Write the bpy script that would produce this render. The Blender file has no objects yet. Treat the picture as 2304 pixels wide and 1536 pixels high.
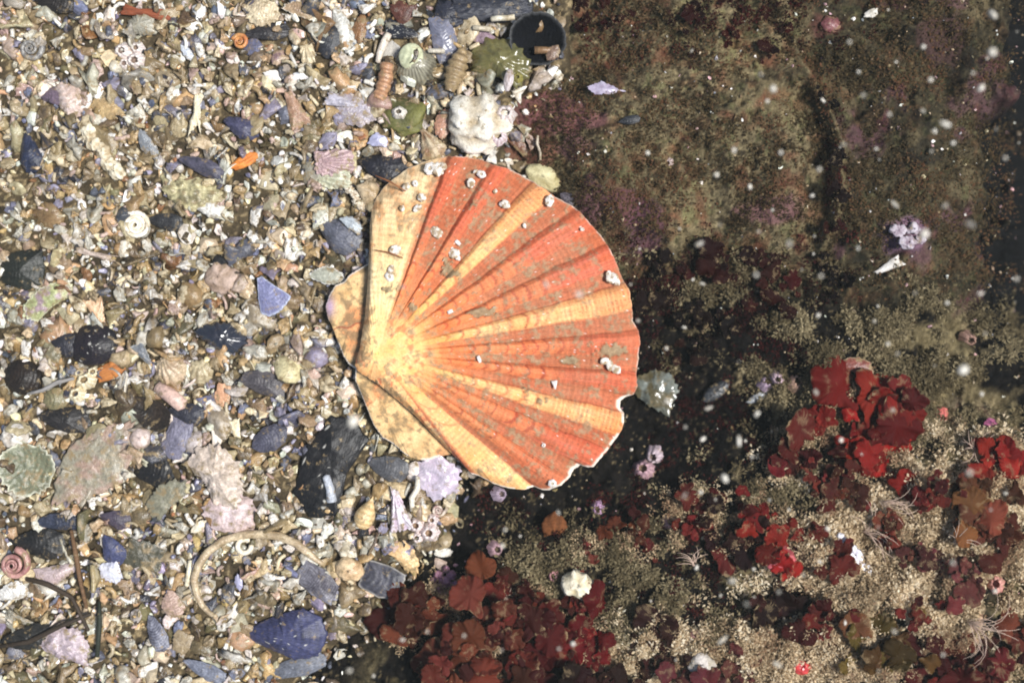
import bpy, math
import numpy as np
from mathutils import Vector

# ------------------------------------------------------------------ scale and camera
S = 0.00016            # metres per unit of the plan below (the plan is 2304 x 1536 units, the scallop about 11 cm)
CX, CY = 1152.0, 768.0
HC = 2812.0            # camera height in plan units
C = bpy.context.scene.collection
cam_d = bpy.data.cameras.new('camera'); cam = bpy.data.objects.new('camera', cam_d); C.objects.link(cam)
cam.location = (0, 0, HC * S)
cam_d.sensor_width = 36.0
cam_d.lens = 36.0 * HC / 2304.0
cam_d.clip_start = 0.01; cam_d.clip_end = 20.0
cam_d.dof.use_dof = True
cam_d.dof.focus_distance = (HC - 40) * S
cam_d.dof.aperture_fstop = 3.6
bpy.context.scene.camera = cam

# ------------------------------------------------------------------ light
SUN_DIR = Vector((0.52, -0.06, 1.0)).normalized()
w = bpy.data.worlds.new("World"); bpy.context.scene.world = w; w.use_nodes = True
nt = w.node_tree; nt.nodes.clear()
sky = nt.nodes.new('ShaderNodeTexSky'); sky.sky_type = 'NISHITA'; sky.sun_disc = False
sky.sun_elevation = math.asin(SUN_DIR.z); sky.sun_rotation = math.atan2(SUN_DIR.x, SUN_DIR.y)
bg = nt.nodes.new('ShaderNodeBackground'); bg.inputs[1].default_value = 0.085
wo = nt.nodes.new('ShaderNodeOutputWorld')
nt.links.new(sky.outputs[0], bg.inputs[0]); nt.links.new(bg.outputs[0], wo.inputs[0])
sd = bpy.data.lights.new('sun', 'SUN'); so = bpy.data.objects.new('sun', sd); C.objects.link(so)
sd.energy = 4.8; sd.angle = math.radians(13); sd.color = (1.0, 0.985, 0.955)
so.rotation_euler = SUN_DIR.to_track_quat('Z', 'Y').to_euler(); so.location = (0.4, -0.05, 0.6)
bpy.context.scene.cycles.filter_width = 1.9
vs = bpy.context.scene.view_settings
vs.view_transform = 'Standard'; vs.look = 'None'; vs.gamma = 1.0; vs.exposure = 0.16; vs.use_curve_mapping = False

# ------------------------------------------------------------------ numbers
rng = np.random.RandomState(7)

def lin(c):
    c = np.asarray(c, float) / 255.0
    return np.where(c <= 0.04045, c / 12.92, ((c + 0.055) / 1.055) ** 2.4)

_lat = {}
def vnoise(x, y, seed):
    L = _lat.get(seed)
    if L is None:
        L = _lat[seed] = np.random.RandomState(seed + 100).rand(256, 256)
    xi = np.floor(x).astype(int); yi = np.floor(y).astype(int)
    fx = x - xi; fy = y - yi
    fx = fx * fx * (3 - 2 * fx); fy = fy * fy * (3 - 2 * fy)
    a = L[xi & 255, yi & 255]; b = L[(xi + 1) & 255, yi & 255]
    c = L[xi & 255, (yi + 1) & 255]; d = L[(xi + 1) & 255, (yi + 1) & 255]
    return (a * (1 - fx) + b * fx) * (1 - fy) + (c * (1 - fx) + d * fx) * fy

def fbm(x, y, scale, octv=4, seed=0, gain=0.5):
    x = np.asarray(x, float) / scale; y = np.asarray(y, float) / scale
    s = 0.0; amp = 1.0; tot = 0.0
    for i in range(octv):
        s = s + amp * vnoise(x + 17.3 * i, y + 9.1 * i, seed + i); tot += amp
        amp *= gain; x = x * 2.03; y = y * 2.03
    return s / tot

def sstep(a, b, x):
    t = np.clip((np.asarray(x, float) - a) / (b - a), 0, 1)
    return t * t * (3 - 2 * t)

def mix(a, b, t):
    t = np.asarray(t, float)
    if t.ndim: t = t[..., None]
    return np.asarray(a) * (1 - t) + np.asarray(b) * t

def W(x, y, z):
    """plan point seen at (x, y) lying at height z -> metres"""
    k = (HC - z) / HC
    return ((np.asarray(x, float) - CX) * k * S, (CY - np.asarray(y, float)) * k * S, np.asarray(z, float) * S)

# ------------------------------------------------------------------ materials
def new_mat(name):
    m = bpy.data.materials.new(name); m.use_nodes = True
    n = m.node_tree; return m, n, n.nodes['Principled BSDF']

def attr_mat(name, rough=0.5, spec=0.5, grain=0.25, gscale=900.0, bump=0.3, bdist=0.0004, bscale=700.0, coat=0.0,
             sss=0.0, trans=0.0, streak=(1, 1, 1), dust=0.0, dscale=330.0):
    m, n, p = new_mat(name)
    at = n.nodes.new('ShaderNodeAttribute'); at.attribute_name = 'Col'
    tc = n.nodes.new('ShaderNodeTexCoord')
    mp = n.nodes.new('ShaderNodeMapping'); mp.inputs['Scale'].default_value = streak
    n.links.new(tc.outputs['Object'], mp.inputs[0])
    no = n.nodes.new('ShaderNodeTexNoise'); no.inputs['Scale'].default_value = gscale; no.inputs['Detail'].default_value = 5
    no.inputs['Roughness'].default_value = 0.65
    n.links.new(mp.outputs[0], no.inputs['Vector'])
    mr = n.nodes.new('ShaderNodeMapRange'); mr.inputs['From Min'].default_value = 0.3; mr.inputs['From Max'].default_value = 0.7
    mr.inputs['To Min'].default_value = 1 - grain; mr.inputs['To Max'].default_value = 1 + grain
    n.links.new(no.outputs['Fac'], mr.inputs[0])
    vm = n.nodes.new('ShaderNodeVectorMath'); vm.operation = 'SCALE'
    n.links.new(at.outputs['Color'], vm.inputs[0]); n.links.new(mr.outputs[0], vm.inputs['Scale'])
    out_c = vm.outputs[0]
    if dust:
        dn = n.nodes.new('ShaderNodeTexNoise'); dn.inputs['Scale'].default_value = dscale; dn.inputs['Detail'].default_value = 7; dn.inputs['Roughness'].default_value = 0.72
        n.links.new(tc.outputs['Object'], dn.inputs['Vector'])
        dr = n.nodes.new('ShaderNodeMapRange'); dr.inputs['From Min'].default_value = 0.66 - dust * 0.35; dr.inputs['From Max'].default_value = 0.74 - dust * 0.25
        n.links.new(dn.outputs['Fac'], dr.inputs[0])
        dm = n.nodes.new('ShaderNodeMix'); dm.data_type = 'RGBA'; dm.inputs['B'].default_value = (*lin((142, 122, 88)), 1)
        n.links.new(dr.outputs[0], dm.inputs['Factor']); n.links.new(vm.outputs[0], dm.inputs['A']); out_c = dm.outputs['Result']
    n.links.new(out_c, p.inputs['Base Color'])
    nb = n.nodes.new('ShaderNodeTexNoise'); nb.inputs['Scale'].default_value = bscale; nb.inputs['Detail'].default_value = 6
    nb.inputs['Roughness'].default_value = 0.6
    n.links.new(mp.outputs[0], nb.inputs['Vector'])
    bp = n.nodes.new('ShaderNodeBump'); bp.inputs['Strength'].default_value = bump; bp.inputs['Distance'].default_value = bdist
    n.links.new(nb.outputs['Fac'], bp.inputs['Height']); n.links.new(bp.outputs[0], p.inputs['Normal'])
    rr = n.nodes.new('ShaderNodeMapRange'); rr.inputs['To Min'].default_value = max(0.03, rough - 0.15); rr.inputs['To Max'].default_value = min(1, rough + 0.15)
    n.links.new(nb.outputs['Fac'], rr.inputs[0]); n.links.new(rr.outputs[0], p.inputs['Roughness'])
    p.inputs['Specular IOR Level'].default_value = spec
    p.inputs['Coat Weight'].default_value = coat; p.inputs['Coat Roughness'].default_value = 0.25
    p.inputs['Subsurface Weight'].default_value = sss
    p.inputs['Subsurface Radius'].default_value = (0.002, 0.0012, 0.0008)
    p.inputs['Subsurface Scale'].default_value = 1.0
    p.inputs['Transmission Weight'].default_value = trans
    return m

M_GROUND = attr_mat('shell_sand', 0.75, 0.15, 0.45, 1400, 0.8, 0.0008, 900)
M_ROCK = attr_mat('silty_rock', 0.85, 0.1, 0.45, 1300, 1.0, 0.0009, 800)
M_GRAVEL = attr_mat('gravel_chip', 0.30, 0.6, 0.32, 1100, 0.5, 0.0004, 900)
M_SHELL = attr_mat('old_shell', 0.27, 0.55, 0.36, 900, 0.7, 0.0006, 700, dust=0.42)
M_DARK = attr_mat('mussel_shell', 0.36, 0.32, 0.5, 700, 0.5, 0.0004, 600, streak=(1, 3.5, 1), dust=0.22)
M_PEARL = attr_mat('mother_of_pearl', 0.32, 0.5, 0.25, 500, 0.3, 0.0004, 420, coat=0.2, dust=0.28)
M_SCALLOP = attr_mat('scallop_shell', 0.6, 0.12, 0.22, 1500, 0.35, 0.00025, 1800)
M_CHALK = attr_mat('chalky_crust', 0.55, 0.4, 0.25, 1200, 0.7, 0.0006, 1000, dust=0.3)
M_SILT = attr_mat('silt_fluff', 0.9, 0.1, 0.3, 1300, 0.3, 0.0003, 1200)
M_JELLY = attr_mat('wet_jelly', 0.25, 0.5, 0.3, 500, 0.25, 0.0005, 260, coat=0.4, dust=0.26)
M_WOOD = attr_mat('drift_wood', 0.65, 0.3, 0.4, 800, 0.5, 0.0004, 700, streak=(0.3, 3, 3), dust=0.15)
def translucent(m, f):
    n = m.node_tree; p = n.nodes['Principled BSDF']; src = p.inputs['Base Color'].links[0].from_socket
    t = n.nodes.new('ShaderNodeBsdfTranslucent'); n.links.new(src, t.inputs[0]); x = n.nodes.new('ShaderNodeMixShader'); x.inputs[0].default_value = f
    n.links.new(p.outputs[0], x.inputs[1]); n.links.new(t.outputs[0], x.inputs[2]); n.links.new(x.outputs[0], n.nodes['Material Output'].inputs[0])
translucent(M_SILT, .4)
M_SNOW = attr_mat('drifting_flake', 0.8, 0.2, 0.1, 900, 0.2, 0.0002, 900)

M_FAINT = attr_mat('faint_flake', 0.8, 0.2, 0.1, 900, 0.2, 0.0002, 900)
M_FAINT.node_tree.nodes['Principled BSDF'].inputs['Alpha'].default_value = 0.35

def weed_mat():
    m, n, p = new_mat('red_blade')
    oi = n.nodes.new('ShaderNodeObjectInfo'); at = n.nodes.new('ShaderNodeAttribute'); at.attribute_name = 'Col'
    tc = n.nodes.new('ShaderNodeTexCoord'); no = n.nodes.new('ShaderNodeTexNoise')
    no.inputs['Scale'].default_value = 260; no.inputs['Detail'].default_value = 6
    n.links.new(tc.outputs['Object'], no.inputs['Vector'])
    mr = n.nodes.new('ShaderNodeMapRange'); mr.inputs['From Min'].default_value = 0.3; mr.inputs['From Max'].default_value = 0.7
    mr.inputs['To Min'].default_value = 0.45; mr.inputs['To Max'].default_value = 1.5
    n.links.new(no.outputs['Fac'], mr.inputs[0])
    hu = n.nodes.new('ShaderNodeTexNoise'); hu.inputs['Scale'].default_value = 120; hu.inputs['Detail'].default_value = 4
    n.links.new(tc.outputs['Object'], hu.inputs['Vector'])
    hm = n.nodes.new('ShaderNodeMix'); hm.data_type = 'RGBA'; hm.blend_type = 'MULTIPLY'; hm.inputs['B'].default_value = (.62, 1.0, .85, 1)
    hr = n.nodes.new('ShaderNodeMapRange'); hr.inputs['From Min'].default_value = .42; hr.inputs['From Max'].default_value = .62
    n.links.new(hu.outputs['Fac'], hr.inputs[0]); n.links.new(hr.outputs[0], hm.inputs['Factor']); n.links.new(oi.outputs['Color'], hm.inputs['A'])
    vm = n.nodes.new('ShaderNodeVectorMath'); vm.operation = 'SCALE'
    n.links.new(hm.outputs['Result'], vm.inputs[0]); n.links.new(mr.outputs[0], vm.inputs['Scale'])
    sp = n.nodes.new('ShaderNodeTexNoise'); sp.inputs['Scale'].default_value = 1500; sp.inputs['Detail'].default_value = 3
    n.links.new(tc.outputs['Object'], sp.inputs['Vector'])
    se = n.nodes.new('ShaderNodeSeparateColor'); n.links.new(at.outputs['Color'], se.inputs[0])
    ad = n.nodes.new('ShaderNodeMath'); ad.operation = 'ADD'
    n.links.new(sp.outputs['Fac'], ad.inputs[0]); n.links.new(se.outputs[0], ad.inputs[1])
    cr = n.nodes.new('ShaderNodeMapRange'); cr.inputs['From Min'].default_value = 0.70; cr.inputs['From Max'].default_value = 0.80
    n.links.new(ad.outputs[0], cr.inputs[0])
    mx = n.nodes.new('ShaderNodeMix'); mx.data_type = 'RGBA'
    n.links.new(cr.outputs[0], mx.inputs['Factor']); n.links.new(vm.outputs[0], mx.inputs['A'])
    mx.inputs['B'].default_value = (*lin((190, 165, 125)), 1)
    n.links.new(mx.outputs['Result'], p.inputs['Base Color'])
    p.inputs['Roughness'].default_value = 0.45; p.inputs['Specular IOR Level'].default_value = 0.15
    bp = n.nodes.new('ShaderNodeBump'); bp.inputs['Strength'].default_value = 0.4; bp.inputs['Distance'].default_value = 0.0005
    n.links.new(no.outputs['Fac'], bp.inputs['Height']); n.links.new(bp.outputs[0], p.inputs['Normal'])
    tl = n.nodes.new('ShaderNodeBsdfTranslucent'); n.links.new(mx.outputs['Result'], tl.inputs[0])
    ms = n.nodes.new('ShaderNodeMixShader'); ms.inputs[0].default_value = 0.5
    out = n.nodes['Material Output']
    n.links.new(p.outputs[0], ms.inputs[1]); n.links.new(tl.outputs[0], ms.inputs[2]); n.links.new(ms.outputs[0], out.inputs[0])
    return m
M_WEED = weed_mat()

# ------------------------------------------------------------------ mesh builders
def make_mesh(name, V, faces, col, mat, smooth=True):
    """V in metres; faces: list of integer arrays (n,3)/(n,4) or of tuples"""
    me = bpy.data.meshes.new(name)
    V = np.ascontiguousarray(V, np.float32)
    if isinstance(faces, list) and faces and isinstance(faces[0], np.ndarray):
        loops = np.concatenate([f.reshape(-1) for f in faces]).astype(np.int32)
        tot = np.concatenate([np.full(len(f), f.shape[1], np.int32) for f in faces])
    else:
        loops = np.fromiter((i for f in faces for i in f), np.int32)
        tot = np.fromiter((len(f) for f in faces), np.int32)
    start = np.concatenate([[0], np.cumsum(tot)[:-1]]).astype(np.int32)
    me.vertices.add(len(V)); me.vertices.foreach_set('co', V.reshape(-1))
    me.loops.add(len(loops)); me.loops.foreach_set('vertex_index', loops)
    me.polygons.add(len(tot)); me.polygons.foreach_set('loop_start', start)
    try: me.polygons.foreach_set('loop_total', tot)
    except Exception: pass
    me.polygons.foreach_set('use_smooth', np.full(len(tot), smooth, bool))
    me.update(calc_edges=True)
    at = me.color_attributes.new('Col', 'FLOAT_COLOR', 'POINT')
    cc = np.ones((len(V), 4), np.float32); cc[:, :3] = np.clip(col, 0, 1)
    at.data.foreach_set('color', cc.reshape(-1))
    me.materials.append(mat)
    return me

def link(name, me, loc=(0, 0, 0), rot=(0, 0, 0), parent=None):
    o = bpy.data.objects.new(name, me); C.objects.link(o)
    o.location = loc; o.rotation_euler = rot
    if parent: o.parent = parent
    return o

USED = set()
def tag(o, label=None, cat=None, group=None, kind=None):
    if label:
        o['label'] = label
    if cat: o['category'] = cat
    if group: o['group'] = group
    if kind: o['kind'] = kind
    return o

def merge(*parts):
    Vs, Fs, Cs, k = [], [], [], 0
    for V, F, Cc in parts:
        Vs.append(V); Cs.append(Cc); Fs += [tuple(i + k for i in f) for f in F]; k += len(V)
    return np.vstack(Vs), Fs, np.vstack(Cs)

# outlines: unit radius as a function of angle
def star(pts):
    pts = np.asarray(pts, float)
    an = np.arctan2(pts[:, 1], pts[:, 0]); o = np.argsort(an); pts = pts[o]; an = an[o]
    def f(a):
        out = np.empty(len(a))
        for i, t in enumerate(a):
            t = (t + math.pi) % (2 * math.pi) - math.pi
            k = np.searchsorted(an, t) % len(pts)
            p, q = pts[k - 1], pts[k]; d = np.array([math.cos(t), math.sin(t)]); e = q - p
            den = d[0] * e[1] - d[1] * e[0]
            out[i] = (p[0] * e[1] - p[1] * e[0]) / den if abs(den) > 1e-9 else np.hypot(*p)
        return np.clip(out, 0.15, 1.6)
    f.angles = an
    return f

def outline(kind, rs):
    if kind == 'round': pts = None
    elif kind == 'fan': pts = [(-.95, -.12), (-.95, .12), (-.2, .62), (.55, .98), (.85, .6), (1, 0), (.85, -.6), (.55, -.98), (-.2, -.62)]
    elif kind == 'tri': pts = [(-1, -.7), (-.9, .85), (1, .12), (.85, -.2)]
    elif kind == 'leaf': pts = [(-1, 0), (-.6, .62), (0, .95), (.55, .75), (1, .05), (.6, -.75), (0, -1), (-.6, -.66)]
    elif kind == 'half': pts = [(-1, -.5), (-.8, .3), (-.35, .85), (.2, 1), (.75, .6), (1, -.3), (.95, -.6), (0, -.72)]
    elif kind == 'bean': pts = [(-1, -.1), (-.75, .7), (0, 1), (.75, .75), (1, .1), (.7, -.55), (0, -.5), (-.7, -.8)]
    elif kind == 'slab': pts = [(-1, -.8), (-.95, .8), (.1, 1), (.95, .75), (1, -.7), (.1, -.95)]
    elif kind == 'mussel': pts = [(-1, -.05), (-.8, .3), (-.3, .75), (.3, 1), (.8, .8), (1, .2), (.85, -.5), (.3, -.8), (-.4, -.55), (-.85, -.3)]
    elif kind == 'wedge': pts = [(-1, -.25), (-.95, .3), (.2, .7), (1, .95), (.9, .1), (1, -.9), (.1, -.6)]
    elif kind == 'bone': pts = [(-1, -.7), (-.9, .8), (-.4, .4), (0, .55), (.5, .5), (.9, 1), (1, -.6), (.4, -.8), (0, -.45), (-.5, -.6)]
    else:
        n = rs.randint(5, 8); a = np.sort((np.arange(n) + rs.uniform(-.33, .33, n)) / n * 2 * math.pi); r = rs.uniform(.68, 1.1, n)
        pts = np.c_[np.cos(a) * r, np.sin(a) * r]
    if pts is None:
        f = lambda a: np.ones(len(a)); f.angles = np.array([]); return f
    pts = np.asarray(pts, float) * rs.uniform(.92, 1.08, (len(pts), 1))
    return star(pts)

def dome(w, h, kind='poly', zd=0.3, nr=7, na=30, th=3.0, base=(200, 180, 150), alt=None, rings=0, ribs=0, umbo=(-1.0, 0.0),
         rough=0.09, relief=1.0, seed=0, rim=None, blotch=0.0, blot=(110, 90, 60), hollow=False, speck=0.0, lump=0.0):
    rs = np.random.RandomState(seed)
    f = outline(kind, rs)
    a = np.unique(np.round(np.concatenate([np.linspace(-math.pi, math.pi, na, endpoint=False), f.angles]), 4))
    n = len(a)
    R = f(a) * (1 + rough * rs.uniform(-1, 1, n))
    t = (np.arange(1, nr + 1) / nr) ** 0.8
    ux, uy = np.outer(t, R * np.cos(a)), np.outer(t, R * np.sin(a))
    ux = np.concatenate([[0.0], ux.ravel()]); uy = np.concatenate([[0.0], uy.ravel()])
    tt = np.concatenate([[0.0], np.repeat(t, n)])
    X, Y = ux * w / 2, uy * h / 2
    m = min(w, h) / 2
    Z = (zd * m * tt ** 2 if hollow else zd * m * (1 - tt ** 2))
    du = np.hypot(ux - umbo[0], uy - umbo[1]); an = np.arctan2(uy - umbo[1], ux - umbo[0])
    ringv = np.sin(2 * math.pi * du * rings + 1.5 * fbm(X + seed * 7, Y, 20, 2, 3)) if rings else np.zeros_like(X)
    ribv = np.cos(an * ribs) if ribs else np.zeros_like(X)
    nz = fbm(X + 31 * seed, Y + 11 * seed, max(8, m * .5), 4, 5)
    Z = Z + relief * (ringv * 0.9 + ribv * 1.8) + (nz - .5) * m * (.12 + lump)
    base = lin(base); alt = base * 0.62 if alt is None else lin(alt)
    k = np.clip(.42 + .22 * ringv + .3 * (ribv < -.2) * (ribs > 0) + (nz - .5) * 1.3, 0, 1)
    col = mix(base, alt, k)
    if blotch:
        bn = fbm(X + 91 * seed, Y + 5 * seed, max(6, m * .4), 4, 12)
        col = mix(col, lin(blot), sstep(1 - blotch - .12, 1 - blotch + .05, bn + .2))
    if speck: col = mix(col, lin((225, 220, 205)), (rs.rand(len(X)) < speck) * .8)
    if rim is not None: col = mix(col, lin(rim), sstep(.86, .99, tt))
    V = np.c_[X, Y, Z]
    e = V[-n:].copy(); e[:, :2] *= .97; e[:, 2] -= th
    ctr = np.array([[0, 0, e[:, 2].mean() + (zd * m if not hollow else -1.8 * zd * m)]])
    Vb = np.vstack([V, e, ctr]); colb = np.vstack([col, col[-n:] * .9, col[:1] * .8])
    F = [(0, 1 + i, 1 + (i + 1) % n) for i in range(n)]
    for r in range(nr):
        o = 1 + r * n
        F += [(o + i, o + n + i, o + n + (i + 1) % n, o + (i + 1) % n) for i in range(n)]
    o = 1 + nr * n; c = o + n
    F += [(c, o + (i + 1) % n, o + i) for i in range(n)]
    Vb[:, 2] -= Vb[:-1, 2].min()
    return Vb, F, colb

def tube(P, rad, ns=10, col=(220, 200, 170), col2=None, bands=0, hollow_end=True, close=True, ridge=0.0, hole=(40, 30, 22), seed=0):
    P = np.asarray(P, float); n = len(P); rad = np.broadcast_to(np.asarray(rad, float), (n,)).copy()
    T = np.gradient(P, axis=0); T /= np.linalg.norm(T, axis=1)[:, None] + 1e-9
    up = np.array([0, 0, 1.0]); V = []; Cc = []
    c1 = lin(col); c2 = c1 * .6 if col2 is None else lin(col2)
    a = np.linspace(0, 2 * math.pi, ns, endpoint=False)
    rs = np.random.RandomState(seed)
    for i in range(n):
        s = np.cross(T[i], up); ln = np.linalg.norm(s)
        s = s / ln if ln > 1e-3 else np.array([1.0, 0, 0])
        b = np.cross(s, T[i])
        rr = rad[i] * (1 + ridge * math.sin(i * bands * 2 * math.pi / max(1, n - 1)) if bands else 1)
        V.append(P[i] + rr * (np.cos(a)[:, None] * s + np.sin(a)[:, None] * b))
        k = .5 + .5 * math.sin(i * bands * 2 * math.pi / max(1, n - 1)) if bands else rs.rand() * .35
        Cc.append(np.repeat(mix(c1, c2, k)[None], ns, 0) * rs.uniform(.9, 1.1, (ns, 1)))
    V = np.vstack(V); Cc = np.vstack(Cc)
    F = [(i * ns + j, i * ns + (j + 1) % ns, (i + 1) * ns + (j + 1) % ns, (i + 1) * ns + j) for i in range(n - 1) for j in range(ns)]
    if hollow_end:
        rim = P[-1] + (V[-ns:] - P[-1]) * .68; deep = P[-1] + (V[-ns:] - P[-1]) * .6 - T[-1] * rad[-1] * 1.6
        k = len(V); V = np.vstack([V, rim, deep, P[-1:] - T[-1] * rad[-1] * 1.6]); Cc = np.vstack([Cc, Cc[-ns:], np.repeat(lin(hole)[None], ns + 1, 0)])
        L = k - ns
        for j in range(ns):
            j2 = (j + 1) % ns
            F += [(L + j, L + j2, k + j2, k + j), (k + j, k + j2, k + ns + j2, k + ns + j), (k + ns + j, k + ns + j2, k + 2 * ns)]
    else:
        k = len(V); V = np.vstack([V, P[-1:] + T[-1:] * rad[-1] * .5]); Cc = np.vstack([Cc, Cc[-1:]])
        F += [(k - ns + j, k - ns + (j + 1) % ns, k) for j in range(ns)]
    k = len(V); V = np.vstack([V, P[:1] - T[:1] * rad[0] * .5]); Cc = np.vstack([Cc, Cc[:1]])
    F += [((j + 1) % ns, j, k) for j in range(ns)]
    return V, F, Cc

def spiral(r, turns=2.6, q=2.0, cone=0.5, col=(220, 200, 170), col2=(150, 120, 90), bands=14, ns=12, n=72, hand=1, hole=(40, 30, 22)):
    """a shell coil whose radius grows q times with every turn"""
    k = .57 * (1 - 1 / q); R0 = r / (1 + k)
    th = np.linspace(0, turns * 2 * math.pi, n); g = q ** ((th - th[-1]) / (2 * math.pi))
    P = np.c_[R0 * g * np.cos(hand * th), R0 * g * np.sin(hand * th), R0 * cone * (1 - g) * 1.6 + R0 * k * .9]
    return tube(P, R0 * k * g + .4, ns, col, col2, bands, True, True, .04, hole)

def barnacle(r, h, col=(235, 228, 215), col2=(190, 178, 165), plates=6, hole=(60, 45, 35), seed=0, stripes=24):
    rs = np.random.RandomState(seed); n = 36; a = np.linspace(0, 2 * math.pi, n, endpoint=False)
    lev = [(1.0, 0), (.88, .3), (.68, .75), (.5, 1.0), (.38, 1.0), (.33, .6), (.2, .35)]
    V = []; Cc = []
    c1, c2, ch = lin(col), lin(col2), lin(hole)
    ecc = rs.uniform(.8, 1.0); wob = 1 + .06 * np.cos(a * plates + rs.rand() * 6) + .04 * rs.uniform(-1, 1, n)
    for i, (rr, z) in enumerate(lev):
        k = 1 + .05 * np.cos(a * stripes) * (i < 4)
        jag = (1 + .12 * np.cos(a * plates)) if i in (3, 4) else 1
        V.append(np.c_[r * rr * wob * k * np.cos(a), r * rr * wob * k * np.sin(a) * ecc, np.broadcast_to(h * z * jag, (n,))])
        cc = mix(c1, c2, .5 + .5 * np.cos(a * stripes) if i < 4 else np.full(n, .3)) * rs.uniform(.85, 1.1, (n, 1))
        if i >= 5: cc = np.repeat(ch[None], n, 0)
        Cc.append(cc)
    V = np.vstack(V + [np.array([[0, 0, h * .35]])]); Cc = np.vstack(Cc + [ch[None]])
    F = [(i * n + j, i * n + (j + 1) % n, (i + 1) * n + (j + 1) % n, (i + 1) * n + j) for i in range(len(lev) - 1) for j in range(n)]
    k = (len(lev) - 1) * n
    F += [(k + j, k + (j + 1) % n, len(V) - 1) for j in range(n)]
    return V, F, Cc

def blob(w, h, zh, col=(220, 210, 190), col2=(160, 140, 105), lump=.35, freq=2.2, seed=0, nu=16, nv=30, pore=0.0):
    V = []; Cc = []; rs = np.random.RandomState(seed)
    c1, c2 = lin(col), lin(col2)
    ph = np.linspace(0.02, math.pi - .02, nu); a = np.linspace(0, 2 * math.pi, nv, endpoint=False)
    PP, AA = np.meshgrid(ph, a, indexing='ij')
    x, y, z = np.sin(PP) * np.cos(AA), np.sin(PP) * np.sin(AA), np.cos(PP)
    nz = (fbm((x + 3 + seed) * freq, (y + z * .7 + 5) * freq, 1.0, 4, 21) - .5) * 2
    k = 1 + lump * nz
    V = np.c_[(x * k * w / 2).ravel(), (y * k * h / 2).ravel(), (z * k * zh / 2).ravel()]
    t = np.clip(.45 - nz * 1.1, 0, 1)
    if pore: t = np.maximum(t, (fbm(x * freq * 4 + 9, y * freq * 4 + z, 1., 2, 33) > 1 - pore) * 1.0)
    Cc = mix(c1, c2, t).reshape(-1, 3)
    F = [(i * nv + j, (i + 1) * nv + j, (i + 1) * nv + (j + 1) % nv, i * nv + (j + 1) % nv) for i in range(nu - 1) for j in range(nv)]
    F += [tuple(range(nv))[::-1], tuple((nu - 1) * nv + j for j in range(nv))][0:2]
    V[:, 2] -= V[:, 2].min() * .55
    return V, F, Cc

def lathe(prof, L, R, n=22, col=(170, 140, 95), col2=(110, 85, 55), m=40):
    x = np.linspace(0, 1, m); r = prof(x) * R
    a = np.linspace(0, 2 * math.pi, n, endpoint=False)
    V = np.vstack([np.c_[np.full(n, (xx - .5) * L), rr * np.cos(a), rr * np.sin(a)] for xx, rr in zip(x, r)])
    k = (.5 + .5 * np.sin(x * 40))[:, None] * np.ones((1, n)) * .7 + .3 * np.random.RandomState(1).rand(m, n)
    Cc = mix(lin(col), lin(col2), k.ravel())
    F = [(i * n + j, i * n + (j + 1) % n, (i + 1) * n + (j + 1) % n, (i + 1) * n + j) for i in range(m - 1) for j in range(n)]
    V[:, 2] -= V[:, 2].min()
    return V, F, Cc

# ------------------------------------------------------------------ the lie of the seabed (heights in plan units)
BY = np.array([-400, 0, 150, 230, 330, 500, 800, 1000, 1130, 1200, 1280, 1370, 1480, 1536, 1900], float)
BX = np.array([1310, 1300, 1290, 1165, 1140, 1165, 1130, 1085, 1035, 1015, 960, 880, 755, 730, 640], float)
def rock_side(x, y):
    """distance to the right of the line where the rock begins"""
    return x - np.interp(y, BY, BX) - 34 * (fbm(x, y, 90, 3, 41) - .5)

def gravel_z(x, y):
    z = 26 * (fbm(x, y, 320, 2, 51) - .5) + 14 * (fbm(x, y, 60, 3, 52) - .5)
    r = rock_side(x, y)
    return z - 30 * sstep(-110, 20, r) * sstep(900, 1050, y) - 330 * sstep(-34, 70, r)

def bump_at(x, y, cx, cy, rx, ry, p=2.0):
    return np.exp(-(np.abs((x - cx) / rx) ** p + np.abs((y - cy) / ry) ** p))

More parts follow.
